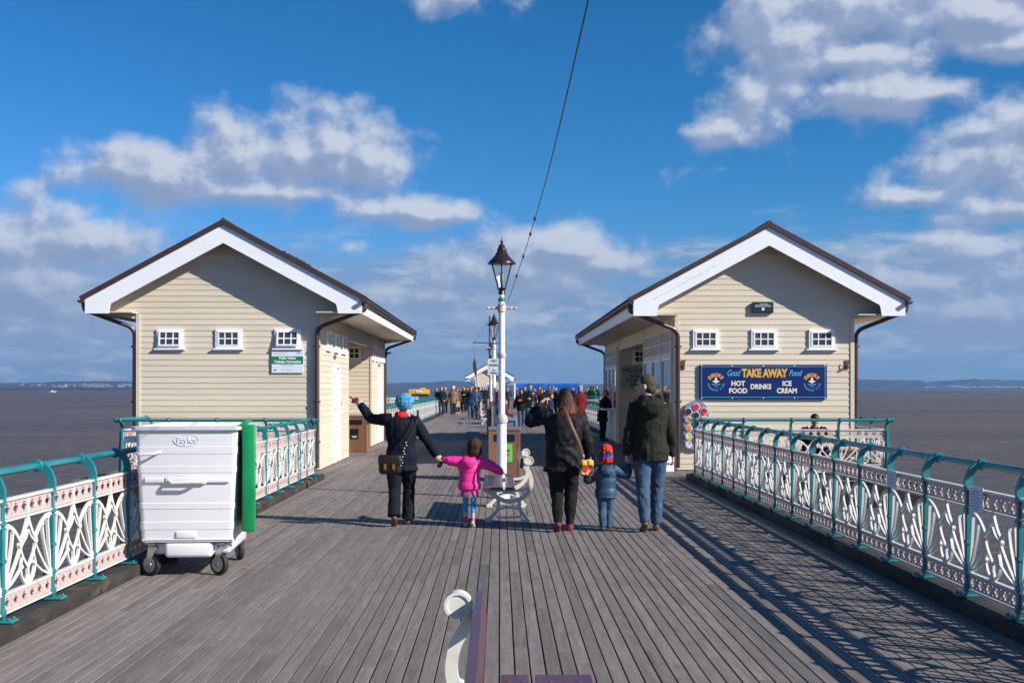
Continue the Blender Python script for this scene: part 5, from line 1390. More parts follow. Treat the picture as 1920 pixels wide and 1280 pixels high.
    if cuffs:
        for sd in ('L', 'R'):
            bm = B(); wr = J['wr'+sd]; dw = (wr-J['el'+sd]).normalized()
            loft(bm, [(wr-dw*.045*k, .048*k, .048*k), (wr-dw*.03*k, .052*k, .052*k), (wr+dw*.012*k, .050*k, .050*k), (wr+dw*.022*k, .042*k, .042*k)], 14); link('cuff', remeshed(bm, .007, 1, 'cuff', cuffs), body)
    if skirt:
        bm = B(); loft(bm, [(T(V(0, 0, skirt[1])), .20*k, .165*k), (T(V(0, 0, skirt[1]+.03)), .20*k, .165*k), (T(V(0, 0, .95)), .165*k, .13*k)], 20); me = remeshed(bm, .009, 1, 'skirt', skirt[0]); displace(me, folds(.006, 14, 2)); link('skirt', me, body)
    if scarf:
        bm = B(); loft(bm, [(nb+Vector((0, 0, -.015)), .088*k, .085*k), (nb+Vector((0, 0, .02)), .092*k, .088*k), (nb+Vector((0, 0, .055)), .074*k, .074*k)], 16); me = remeshed(bm, .009, 1, 'scarf', scarf); displace(me, folds(.008, 22, 30)); link('scarf', me, body)
    # ---------------- hair and hat
    if hair:
        bm = B(); hm = hair
        ball(bm, (0, 0, 0), 1, 18, 12, HM @ Matrix.Translation((0, -.022*q, .036*q)) @ Matrix.Diagonal((.080*q, .094*q, .088*q, 1)))
        ball(bm, (0, 0, 0), 1, 16, 10, HM @ Matrix.Translation((0, -.045*q, -.015*q)) @ Matrix.Diagonal((.070*q, .062*q, .062*q, 1)))
        if longhair == 'bob':
            ball(bm, (0, 0, 0), 1, 16, 10, HM @ Matrix.Translation((0, -.028*q, .03*q)) @ Matrix.Diagonal((.094*q, .10*q, .095*q, 1)))
            ball(bm, (0, 0, 0), 1, 16, 10, HM @ Matrix.Translation((0, -.035*q, -.045*q)) @ Matrix.Diagonal((.098*q, .080*q, .080*q, 1)))
        if longhair == 'long':
            loft(bm, [(h((0, -.03, .04)), .085*q, .08*q), (h((0, -.06, -.03)), .09*q, .062*q), (h((.005, -.085, -.12)), .10*q, .045*q), (h((.02, -.105, -.20)), .085*q, .03*q)], 14)
        me = remeshed(bm, .008 if detail else .012, 1, 'hair', hm); sd_ = x*3
        displace(me, lambda p, n: (.006 if detail else .004)*noise.noise(Vector((p.x*70, p.y*70, p.z*(9 if longhair else 60)+sd_))))
        ho = link('hair', me, body)
        if longhair == 'long' and detail:
            bm = B(); rr = random.Random(12)
            for i in range(230):
                a = rr.uniform(-PI*.62, PI*.62); u = rr.random(); rad = .084+.008*rr.random()
                st = h((rad*math.sin(a), -.028-.070*math.cos(a)*rr.uniform(.85, 1.1), .05+.03*u-.05*abs(math.sin(a))))
                ex = h((.035+.115*math.sin(a)+rr.uniform(-.02, .045), -.10-.03*math.cos(a)+rr.uniform(-.015, .015), -.20-.05*rr.random()+.04*math.sin(a)**2))
                m1 = h((.100*math.sin(a), -.035-.078*math.cos(a), -.04)); m2 = h((.02+.108*math.sin(a)+rr.uniform(-.012, .012), -.07-.045*math.cos(a), -.12))
                w_ = rr.uniform(.0028, .0055)
                c = crom([st, m1, m2, ex+Vector((rr.uniform(-.02, .03), 0, rr.uniform(-.02, .01)))], 4); nC = len(c)
                loft(bm, [(p_, w_*(1-.75*i_/nC), w_*(1-.75*i_/nC)) for i_, p_ in enumerate(c)], 5)
            obj('strands', bm, hm, ho, True)
    if hat:
        bm = B()
        if hatshape == 'beanie':
            loft(bm, [(h((0, -.015, .005)), .080*q, .092*q), (h((0, -.015, .022)), .086*q, .102*q), (h((0, -.015, .045)), .087*q, .103*q), (h((0, -.015, .085)), .080*q, .094*q), (h((0, -.016, .115)), .058*q, .068*q), (h((0, -.016, .130)), .025*q, .03*q)], 18)
        elif hatshape == 'beret':
            loft(bm, [(h((0, -.035, -.075)), .078*q, .080*q), (h((0, -.036, -.045)), .100*q, .105*q), (h((0, -.034, .0)), .122*q, .125*q), (h((0, -.026, .05)), .120*q, .128*q), (h((0, -.018, .09)), .098*q, .105*q), (h((0, -.01, .118)), .062*q, .068*q), (h((0, -.01, .128)), .03*q, .03*q)], 20)
        elif hatshape == 'bobble':
            loft(bm, [(h((0, -.015, -.05)), .080*q, .086*q), (h((0, -.015, .022)), .087*q, .102*q), (h((0, -.015, .085)), .080*q, .094*q), (h((0, -.016, .125)), .05*q, .055*q)], 16); ball(bm, h((0, -.016, .14)), .03*q, 10, 8)
        elif hatshape == 'long':
            loft(bm, [(h((0, -.02, -.075)), .083*q, .082*q), (h((0, -.02, -.03)), .085*q, .094*q), (h((0, -.015, .03)), .084*q, .098*q), (h((0, -.015, .085)), .079*q, .090*q), (h((0, -.015, .125)), .055*q, .062*q), (h((0, -.015, .142)), .018*q, .02*q)], 20)
        elif hatshape == 'hoodup':
            loft(bm, [(h((0, -.03, -.12)), .10*q, .085*q), (h((0, -.03, -.03)), .098*q, .098*q), (h((0, -.03, .05)), .094*q, .102*q), (h((0, -.03, .11)), .07*q, .075*q), (h((0, -.03, .135)), .03*q, .03*q)], 16)
        elif hatshape == 'cap':
            loft(bm, [(h((0, -.012, .03)), .082*q, .098*q), (h((0, -.012, .065)), .082*q, .096*q), (h((0, -.012, .105)), .062*q, .07*q), (h((0, -.012, .12)), .02*q, .02*q)], 16)
            loft(bm, [(h((0, .06, .036)), .055*q, .008*q), (h((0, .12, .030)), .05*q, .006*q), (h((0, .145, .026)), .03*q, .005*q)], 12, (1, 0, 0))
        me = remeshed(bm, .007 if detail else .012, 1, 'hat', hat)
        if detail:
            displace(me, lambda p, n: .0035*math.sin(p.x*130+noise.noise(p*20)*3)*(.5 if hatshape == 'beret' else 1)+.004*noise.noise(p*45))
        link('hat', me, body)
    return root, J, bs, body
HB = mat('hair_brown', (.040, .020, .011), .75, var=.4, scale=60, stretch=(3, 3, .4), spec=.25); HD = mat('hair_dark', (.012, .009, .008), .55, var=.3, scale=40)
HM_ = mat('hair_man', (.060, .040, .028), .8, var=.45, scale=45); HG = mat('hair_grey', (.28, .27, .26), .8, var=.3, scale=50); HBL = mat('hair_blonde', (.36, .22, .10), .6, var=.3, scale=40)
def hair_auburn():
    m = D.materials.new('hair_auburn'); m.use_nodes = True; b = NB(m.node_tree); p = b.n['Principled BSDF']
    tc = b.node('ShaderNodeTexCoord').outputs['Object']; z = b.sep(tc)[2]; n = b.noise(b.vm('MULTIPLY', tc, (60, 60, 4)), 1.5, 4, .6)
    f = b.m('ADD', b.mr(z, 1.60, 1.36, 0, .8), b.m('MULTIPLY', b.m('SUBTRACT', n, .5), .9))
    c = b.ramp(f, [(0, (.016, .008, .005)), (.4, (.055, .020, .010)), (1, (.19, .062, .022))]); b.put(p.inputs['Base Color'], c); p.inputs['Roughness'].default_value = .62; p.inputs['Specular IOR Level'].default_value = .3; return m
HAUB = hair_auburn()
DENIM = fabric('blue_denim', (.048, .088, .155), var=.4, bump=.4); DENIM2 = fabric('light_denim', (.10, .19, .32), var=.25); DENIMD = fabric('dark_denim', (.02, .035, .07), var=.3)
BLK = fabric('black_cloth', (.010, .010, .011), var=.2); BLKS = mat('black_shell_fabric', (.008, .008, .010), .68, var=.25, scale=12, bump=.15, bscale=35, spec=.22); LEATH = mat('black_leather', (.014, .012, .012), .35, bump=.3)
def quilt(name, col):
    m = D.materials.new(name); m.use_nodes = True; b = NB(m.node_tree); p = b.n['Principled BSDF']
    tc = b.node('ShaderNodeTexCoord').outputs['Object']; x, y, z = b.sep(tc)
    u = b.m('ABSOLUTE', b.m('SINE', b.m('MULTIPLY', b.m('ADD', x, z), 62))); v = b.m('ABSOLUTE', b.m('SINE', b.m('MULTIPLY', b.m('SUBTRACT', x, z), 62)))
    hgt = b.m('POWER', b.m('MULTIPLY', u, v), .35)
    b.put(p.inputs['Base Color'], b.mix(b.mr(hgt, 0, .5), tuple(c*.7 for c in col)+(1,), tuple(col)+(1,))); p.inputs['Roughness'].default_value = .85; p.inputs['Specular IOR Level'].default_value = .18
    bp = b.node('ShaderNodeBump'); bp.inputs['Strength'].default_value = .35; bp.inputs['Distance'].default_value = .005; b.put(bp.inputs['Height'], hgt); b.put(p.inputs['Normal'], bp.outputs[0]); return m
NAVYQ = quilt('navy_quilt', (.007, .009, .018))
PINKP = mat('pink_puffer', (.85, .028, .27), .6, var=.1, scale=8, bump=.25, bscale=50); BLUEP = mat('petrol_puffer', (.020, .062, .105), .55, var=.2, scale=8, bump=.3, bscale=40)
def plaid():
    m = D.materials.new('green_plaid'); m.use_nodes = True; b = NB(m.node_tree); p = b.n['Principled BSDF']
    tc = b.node('ShaderNodeTexCoord').outputs['Object']; x, y, z = b.sep(tc)
    u = b.m('GREATER_THAN', b.m('FRACT', b.m('MULTIPLY', x, 26)), .82); v = b.m('GREATER_THAN', b.m('FRACT', b.m('MULTIPLY', z, 26)), .82)
    c = b.mix(b.m('MULTIPLY', b.m('ADD', u, v), .32), (.017, .019, .013, 1), (.006, .007, .005, 1))
    n = b.noise(tc, 7, 4, .6); c = b.mix(b.mr(n, .3, .7), c, b.mix(1, c, (1.25, 1.25, 1.2, 1), 'MULTIPLY'))
    b.put(p.inputs['Base Color'], c); p.inputs['Roughness'].default_value = .85; p.inputs['Specular IOR Level'].default_value = .25; return m
PLAID = plaid()
def banded(name, stops, axis=2, rough=.85):
    """stripes at real heights of the garment"""
    m = D.materials.new(name); m.use_nodes = True; b = NB(m.node_tree); p = b.n['Principled BSDF']
    z = b.sep(b.node('ShaderNodeTexCoord').outputs['Object'])[axis]; lo, hi = stops[0][0], stops[-1][0]+.02
    c = b.ramp(b.mr(z, lo, hi), [((q-lo)/(hi-lo), c_) for q, c_ in stops], 'CONSTANT'); b.put(p.inputs['Base Color'], c); p.inputs['Roughness'].default_value = rough; return m
SHOEB = mat('brown_leather_shoe', (.10, .045, .022), .5, var=.2); SHOEM = mat('maroon_canvas_shoe', (.22, .012, .035), .8, var=.2); SHOEC = mat('cream_shoe', (.50, .43, .33), .7, var=.15); SHOEK = mat('black_shoe', (.015, .013, .012), .5); SHOEG = mat('grey_tan_shoe', (.22, .19, .16), .7)

G5 = 'family of five walking away hand in hand'
# the woman pointing
_w1 = person('elderly woman in navy quilted coat and blue knitted beret pointing at the toilets hut', -1.18, 13.75, 0, 1.58, NAVYQ, fabric('dark_navy_trousers', (.005, .008, .012), var=.3), SHOEB, hair=HG, longhair=None,
    hat=mat('blue_knit', (.06, .27, .42), .95, var=.45, scale=26, bump=.8, bscale=60), hatshape='beret', head=(.55, -.10), headoff=(.025, .0), scarf=fabric('red_scarf', (.65, .02, .015)),
    arms={'L': ((-.385, .17, 1.275), (-.535, .27, 1.468), (-.62, .25, .55), (.2, .3, -.9), .75, True), 'R': ((.325, .02, .995), (.445, .03, .800), (.45, .05, -.85), (-.8, 0, -.5), .9)},
    stride=.42, hem=.735, detail=1, gloves=(0, fabric('maroon_gloves', (.13, .015, .02))), cuffs=fabric('fleece_cuff', (.50, .38, .27)), flare=.45, legw=1.2, group=G5, topx=1.04, bulk=.012, armw=1.12)
_w2 = person('little girl in pink puffer jacket and bright blue leggings reaching for the bench', -.36, 13.6, 0, 1.06, PINKP, banded('blue_leggings', [(0, (.5, .1, .2)), (.125, (.6, .5, .5)), (.14, (.5, .12, .2)), (.155, (.6, .5, .5)), (.17, (.03, .30, .62))]), SHOEC, hair=HB, longhair='bob', child=1,
    arms={'L': ((-.19, .0, .785), (-.305, .02, .795), (-1, 0, .05), (0, 0, -1), .8), 'R': ((.235, .05, .735), (.385, .10, .64), (.8, .3, -.35), (0, 0, -1), .15)},
    stride=.35, hem=.80, bulk=.050, armw=1.35, hood=1.25, detail=1, band=.100, group=G5, legw=.78, skirt=(banded('pink_skirt', [(0, (.60, .30, .03)), (.368, (.02, .12, .5)), (.386, (.50, .08, .18))]), .65), headoff=(.06, .01), fold=.004, topx=1.0, lift='R')
_w3 = person('long haired woman in black jacket raising a snack to her mouth', .74, 13.2, 0, 1.65, BLKS, BLK, SHOEM, hair=HAUB, longhair='long', head=(.18, -.06),
    arms={'L': ((-.385, .10, 1.262), (-.265, .32, 1.465), (.5, .5, .35), (.5, -.3, -.5), .8), 'R': ((.275, .0, 1.02), (.285, .07, .775), (.12, .2, -1), (-1, 0, 0), .8)},
    stride=.25, hem=.735, bulk=.028, detail=1, group=G5, topx=1.12, flare=-.4, legw=1.2, fold=.012, headoff=(.01, 0))
_w4 = person('toddler in red and blue striped hat and dark blue puffer jacket held by both hands', 1.225, 13.24, 0, .985, BLUEP, DENIM, SHOEB, hat=banded('striped_knit_hat', [(0, (.62, .012, .02)), (.825, (.12, .01, .05)), (.833, (.62, .012, .02)), (.852, (.02, .06, .32)), (.905, (.75, .22, .02)), (.93, (.62, .015, .015))]), hatshape='long', child=1.25, hair=HB,
    arms={'L': ((-.20, .0, .60), (-.185, .04, .70), (-.05, 0, 1), (1, 0, 0), .6), 'R': ((.235, .0, .655), (.27, .05, .755), (.05, 0, 1), (-1, 0, 0), .6)},
    stride=.12, hem=.765, bulk=.060, armw=1.5, hood=1.3, detail=1, band=.115, group=G5, legw=1.32, scarf=fabric('lime_collar', (.28, .36, .03)), fold=.004)
_w5 = person('tall man in dark green checked hooded jacket and blue jeans looking left', 1.735, 13.2, 0, 1.80, PLAID, DENIM, SHOEB, hair=HM_, head=(1.25, .0), skin=SKIN2,
    arms={'L': ((-.245, .0, 1.13), (-.268, .04, .885), (-.05, .1, -1), (1, 0, 0), .9), 'R': ((.235, -.02, 1.12), (.262, .03, .868), (.05, .1, -1), (-1, 0, 0), .7)},
    stride=.26, hem=.80, bulk=.014, hood=1.15, detail=1, group=G5, topx=.98, hscale=1.07, headoff=(-.055, .01), legw=1.06, fold=.009)

def bags():
    LB = mat('dark_brown_leather', (.014, .008, .006), .45, bump=.3); BR = mat('brass', (.5, .33, .12), .35, .9)
    r = empty('handbag', (-1.29, 13.5, 0), 0, 'dark brown leather satchel with two brass clasps on the hip of the pointing woman', 'bag')
    bm = B(); rbox(bm, -.135, .135, -.055, .045, .635, .855, .045, 4); obj('body', bm, LB, r, True, 50)
    bm = B(); rbox(bm, -.138, .138, -.064, .05, .735, .865, .03, 4); obj('flap', bm, LB, r, True, 50)
    for sx in (-.055, .045):
        bm = B(); rbox(bm, sx-.014, sx+.014, -.074, -.060, .69, .76, .004, 1); obj('clasp', bm, BR, r)
    bm = B(); S_ = [(.13, -.03, .84), (.165, -.02, .95), (.225, .02, 1.08), (.28, .05, 1.19), (.315, .095, 1.30), (.31, .22, 1.385)]
    loft(bm, [(p, .012, .004) for p in crom(S_, 5)], 8, (1, 0, .3)); obj('strap', bm, LB, r, True)
    bm = B()
    for i in range(9): t = i/8; p = Vector(S_[0]).lerp(Vector((.19, -.02, .99)), t); ball(bm, (p.x+.012*math.sin(i*2), p.y-.012, p.z-.10+.12*t), .010, 8, 6)
    obj('stud_chain', bm, STEEL, r)
    # patterned bag of the long haired woman
    m = D.materials.new('folk_pattern'); m.use_nodes = True; b = NB(m.node_tree); p = b.n['Principled BSDF']; tc = b.node('ShaderNodeTexCoord').outputs['Object']
    vo = b.node('ShaderNodeTexVoronoi'); vo.inputs['Scale'].default_value = 30; b.put(vo.inputs['Vector'], tc)
    c = b.ramp(b.sep(vo.outputs['Color'])[0], [(0, (.42, .015, .02)), (.45, (.02, .015, .015)), (.58, (.72, .66, .55)), (.8, (.70, .35, .03)), (.9, (.42, .015, .02))], 'CONSTANT'); b.put(p.inputs['Base Color'], c); p.inputs['Roughness'].default_value = .7
    r = empty('handbag', (.975, 12.98, 0), math.radians(14), 'small red folk patterned bag with yellow pockets slung behind the long haired woman', 'bag')
    bm = B(); rbox(bm, -.075, .085, -.045, .035, .655, .84, .025, 3); obj('body', bm, m, r, True, 50)
    YL = mat('yellow_pocket', (.70, .42, .02), .5)
    for sx in (-.028, .045): bm = B(); rbox(bm, sx-.034, sx+.026, -.060, -.042, .775, .835, .008, 2); obj('pocket_flap', bm, YL, r, True, 50)
    bm = B(); SB = [(-.03, .0, .84), (-.055, -.022, .93), (-.10, -.035, 1.05), (-.165, -.02, 1.20), (-.205, .03, 1.33), (-.215, .13, 1.42), (-.21, .25, 1.44)]
    loft(bm, [(q, .019, .004) for q in crom(SB, 5)], 8, (1, 0, .4)); obj('strap', bm, mat('tan_brown_strap', (.14, .05, .035), .5), r, True)
    bm = B(); lathe(bm, [(.012, .86), (.018, .87), (.018, .89), (.012, .90)], 10, (-.035, -.012)); tube(bm, [(.06, 0, .84), (.055, 0, .87)], .01, 6); obj('buckle', bm, STEEL, r)
    # snack in a raised hand
    r = empty('snack', (.74-.20, 13.6, 1.50), 0, 'small pale pastry held in the raised hand of the woman in black', 'food')
    bm = B(); loft(bm, [((-.035, 0, 0), .012, .012), ((0, .01, .01), .022, .018), ((.045, .02, .02), .018, .015), ((.06, .02, .02), .006, .006)], 10); obj('pastry', bm, mat('pastry', (.5, .3, .16), .7, var=.2, scale=30), r, True)
bags()

CW = 'people in the distant crowd on the pier'
def P(label, px, feet=None, Y=None, H=1.7, rz=PI, **kw):
    Yp = Y if Y else F*1.65/(feet-HY)
    tone = kw.pop('top', BLK)
    return person(label, (px-CX)*Yp/F, Yp, rz, H, tone, kw.pop('legs', BLK), kw.pop('shoes', SHOEK), group=CW, **kw)
c_tan = fabric('tan_coat', (.20, .14, .075)); c_grn = fabric('green_jacket', (.01, .19, .07)); c_gry = fabric('grey_jacket', (.07, .075, .08)); c_nav = fabric('navy_hoodie', (.012, .028, .065)); c_mar = fabric('maroon_coat', (.12, .010, .018)); c_red = fabric('bright_red_top', (.50, .015, .02)); c_grb = fabric('blue_grey_top', (.05, .075, .11)); c_bge = fabric('beige_trousers', (.30, .24, .17)); c_chr = fabric('charcoal_coat', (.025, .028, .03)); c_wht = fabric('pale_cream_cloth', (.6, .57, .52)); c_pnk = fabric('pink_wool', (.6, .25, .28)); c_ora = fabric('orange_cloth', (.7, .13, .02))
carry = {'L': ((-.25, .08, 1.12), (-.10, .26, 1.18), (.8, .4, .2), (0, -1, 0), .9), 'R': ((.25, .08, 1.12), (.10, .26, 1.16), (-.8, .4, .2), (0, -1, 0), .9)}
pocket = {'L': ((-.29, -.05, 1.13), (-.20, .06, .95), (.3, .3, -.8), (0, 1, 0), .6), 'R': ((.29, -.05, 1.13), (.20, .06, .95), (-.3, .3, -.8), (0, 1, 0), .6)}
push = {'L': ((-.25, .10, 1.12), (-.22, .36, 1.02), (0, 1, -.2), (0, 0, -1), .8), 'R': ((.28, .10, 1.12), (.36, .36, 1.02), (0, 1, -.2), (0, 0, -1), .8)}
P('bald man in black sweater and dark trousers walking by the left railing', 827.5, 780, H=1.73, arms=pocket, stride=.2, legs=DENIMD)
P('woman in tan coat and pale bobble hat walking towards us', 849.5, 780, H=1.74, top=c_tan, legs=c_chr, shoes=mat('dark_red_boot', (.12, .01, .02), .5), hat=c_wht, hatshape='bobble', hair=HG, stride=.15, bulk=.03, hem=.76)
P('person in green jacket leaning at the left railing behind the bald man', 819, Y=72, H=1.72, top=c_grn, hair=HD, rz=2.2, legs=DENIMD, head=(.4, 0))
P('person in grey jacket and pink hat behind the bald man', 834.5, Y=71, H=1.70, top=c_gry, hat=c_pnk, stride=.2)
P('tall dark haired man rising behind the bobble hat', 851.5, Y=75, H=1.88, top=c_gry, hair=HD)
_pb = P('person in brown coat carrying a paper bag behind the tan coat', 857.5, Y=74, H=1.66, top=fabric('brown_coat', (.10, .065, .04)), hair=HB, stride=.2, shoes=c_wht)
P('blonde woman in long black coat walking towards us', 869.5, 773, H=1.72, top=BLK, hair=HBL, longhair='long', stride=.15, hem=.62, arms=carry)
P('person in dark coat just behind the red cap', 877, Y=80, H=1.70, top=c_chr, hair=HD, stride=.1)
P('person in navy hoodie and red cap walking away', 882.5, 786, H=1.70, top=c_nav, legs=DENIM, shoes=mat('tan_red_trainer', (.30, .10, .07), .6), hat=c_red, hatshape='cap', rz=.1, hood=1.1, stride=.4, bulk=.02, hair=HBL)
P('man in blue grey sweater wheeling a bicycle away', 890, Y=64, H=1.74, top=c_grb, hair=HD, rz=-.15, arms=push, lean=.8, legs=DENIMD)
P('dark haired man in navy jacket between the bicycles', 897.5, Y=67, H=1.72, top=c_nav, hair=HB, rz=.1)
P('grey haired man in navy coat walking away by the bicycles', 904.5, 768, H=1.78, top=c_nav, hair=HG, rz=.2, legs=BLK, stride=.1, bulk=.02, hem=.76)
P('man in navy top and beige trousers standing before the far hut', 916.5, Y=98, H=1.74, top=c_nav, legs=c_bge, hair=HD, rz=.2)
P('dark figure with a cap at the far hut wall', 886, Y=100, H=1.78, top=c_chr, hat=c_chr, hatshape='cap')
person('auburn haired child in bright red sitting on the distant bench', (921-CX)*53/F, 53, PI/2, 1.35, c_red, DENIMD, SHOEK, hair=HAUB, longhair='long', seated=True, group=CW, child=.5)
person('person in blue jeans sitting on the bench hidden behind the nearest lamp post', .18, 42.0, -PI/2, 1.66, c_mar, DENIM2, SHOEK, hair=HB, seated=True, group=CW, arms={'L': ((-.24, .08, .72), (-.12, .32, .62), (0, 1, -.2), (0, 0, -1), .4), 'R': ((.24, .08, .72), (.12, .32, .62), (0, 1, -.2), (0, 0, -1), .4)})
P('person in white hat partly hidden by the nearest lamp post', 933, Y=80, H=1.68, top=c_mar, hat=c_wht)
P('man in dark jacket with white fur collar right of the lamp post', 951.5, 768, H=1.73, top=c_chr, hair=HD, legs=c_chr, scarf=c_wht, stride=.15, arms=pocket, bulk=.02)
_wo = P('woman in black hood holding orange food with both hands', 977.5, 801, H=1.61, top=BLK, legs=DENIM, hat=BLK, hatshape='hoodup', arms={'L': carry['L'], 'R': ((.27, -.02, 1.02), (.30, .03, .78), (0, .1, -1), (-1, 0, 0), .4)}, stride=.15, bulk=.03, shoes=SHOEK)
P('bearded man in black leather jacket and grey scarf with jeans', 994, 803, H=1.82, top=LEATH, legs=DENIM, hair=HD, scarf=c_gry, stride=.3, shoes=SHOEG, bulk=.02, hem=.85, arms={'L': ((-.26, -.02, 1.16), (-.27, .05, .90), (0, .1, -1), (1, 0, 0), .4), 'R': ((.27, .02, 1.17), (.12, .20, 1.20), (-.8, .3, .2), (0, -1, 0), .6)})
P('dark haired man looking over the shoulder of the hooded woman', 983.5, Y=60, H=1.76, top=c_mar, hair=HD)
P('brown haired child face between the leather jacket and the tarpaulin', 1001.5, Y=75, H=1.62, top=c_chr, hair=HB)
P('long haired woman in bright red jacket before the tarpaulin', 1011.5, Y=72, H=1.76, top=c_red, hair=HD, longhair='long')
P('woman in black coat and sunglasses in front of the red jacket', 1015.5, Y=56, H=1.60, top=BLK, hair=HD, longhair='bob', stride=.1, bulk=.02)
P('hooded figure in grey standing with back to us by the tarpaulin', 1030, Y=82, H=1.90, top=c_gry, hat=c_gry, hatshape='beanie', rz=0, bulk=.03)
P('bald man by the tarpaulin looking right', 1042.5, Y=76, H=1.68, top=c_chr, rz=2.2)
P('boy in dark jacket seen in profile in front of the tarpaulin', 1033, Y=50, H=1.42, top=c_nav, hair=HB, rz=-1.9, child=.5)
P('person in teal cap before the right part of the tarpaulin', 1054, Y=84, H=1.68, top=c_nav, hat=fabric('teal_cap', (.02, .14, .15)), hatshape='cap')
P('grey haired person in maroon coat standing by the right railing', 1087, Y=41, H=1.75, top=c_mar, legs=c_chr, hair=HG, rz=.4, bulk=.02, hem=.66, longhair='bob')
P('blonde woman in black leaning on the serving shelf of the take away hut', 1129.5, Y=35.6, H=1.60, top=BLK, hair=HBL, longhair='bob', rz=-1.2, lean=.7, hem=.66, arms={'L': ((-.2, .2, 1.08), (-.1, .38, 1.08), (.3, 1, 0), (0, 0, -1), .3), 'R': ((.2, .2, 1.08), (.1, .38, 1.08), (-.3, 1, 0), (0, 0, -1), .3)}, bulk=.02)
P('dark figure standing left of the green jacket on the pier head', 1100.5, Y=88, H=1.62, top=c_chr, hair=HD)
P('person in black jacket turned away beside the green jacket', 1108, Y=86, H=1.78, top=BLK, hair=HD, rz=.3, bulk=.02)
P('person in green jacket on the right pier head leaning on the railing', 1113.5, Y=84, H=1.74, top=c_grn, hair=HD, rz=-.9)
P('pale haired man in dark coat right of the green jacket', 1119, Y=86, H=1.80, top=c_chr, hair=HG, rz=-.6)
sm_, _, _, _ = person('dark haired man in black sitting head bowed against the take away hut', (1524-CX)*22.1/F, 22.1, PI, 1.76, BLK, DENIMD, SHOEK, hair=HD, seated=True, detail=0, head=(0, -.75), group='people strolling on the pier', lean=.9, bulk=.02, slump=.30,
    arms={'L': ((-.30, .12, .72), (-.10, .36, .60), (.5, .5, -.2), (0, 0, -1), .5), 'R': ((.30, .12, .72), (.10, .36, .60), (-.5, .5, -.2), (0, 0, -1), .5)})
for (lab, px, Yq, Hh, tp, kw) in (
    ('woman in brown jacket half hidden between the paper bag and the blonde woman', 863, 82, 1.64, fabric('chestnut_jacket', (.09, .045, .025)), dict(hair=HB, longhair='bob', stride=.1)),
    ('man in charcoal coat behind the blonde woman in the long coat', 873.5, 88, 1.78, c_chr, dict(hair=HD, hat=BLK, hatshape='beanie')),
    ('woman with dark bob close behind the left shoulder of the red cap', 879.5, 90, 1.72, BLK, dict(hair=HD, longhair='bob', rz=.3)),
    ('tall man with sunglasses behind the red cap towards the far hut', 887, 78, 1.86, c_grb, dict(hair=HB, rz=2.6)),
    ('woman in pale scarf between the two bicycles and the far hut', 893.5, 92, 1.66, c_chr, dict(hair=HBL, scarf=c_wht)),
    ('broad man in dark coat next to the grey haired man', 909.5, 84, 1.74, BLK, dict(hair=HG, rz=.4, bulk=.03)),
    ('person in maroon jacket just left of the second lamp post', 912.5, 104, 1.72, c_mar, dict(hair=HD)),
    ('small figure in teal jacket right behind the second lamp post', 926, 92, 1.60, fabric('teal_jacket', (.01, .10, .11)), dict(hair=HD)),
    ('woman in navy coat between the lamp post and the white collared man', 944.5, 96, 1.68, c_nav, dict(hair=HB, longhair='bob')),
    ('man in grey coat left of the woman in the black hood', 968.5, 94, 1.74, c_gry, dict(hair=HD)),
    ('woman in black scarf between the red jacket and the hooded grey figure', 1021.5, 70, 1.62, BLK, dict(hair=HD, longhair='bob', rz=2.5)),
    ('man in olive coat before the middle of the tarpaulin', 1037.5, 90, 1.76, fabric('olive_coat', (.05, .06, .03)), dict(hair=HG)),
    ('woman in dark red beret at the right end of the tarpaulin', 1067, 80, 1.66, c_chr, dict(hat=c_mar, hatshape='beret')),
    ('man in navy anorak by the right edge of the tarpaulin', 1075, 76, 1.74, c_nav, dict(hair=HD, rz=2.4, hood=1.0))):
    P(lab, px, Y=Yq, H=Hh, top=tp, **kw)
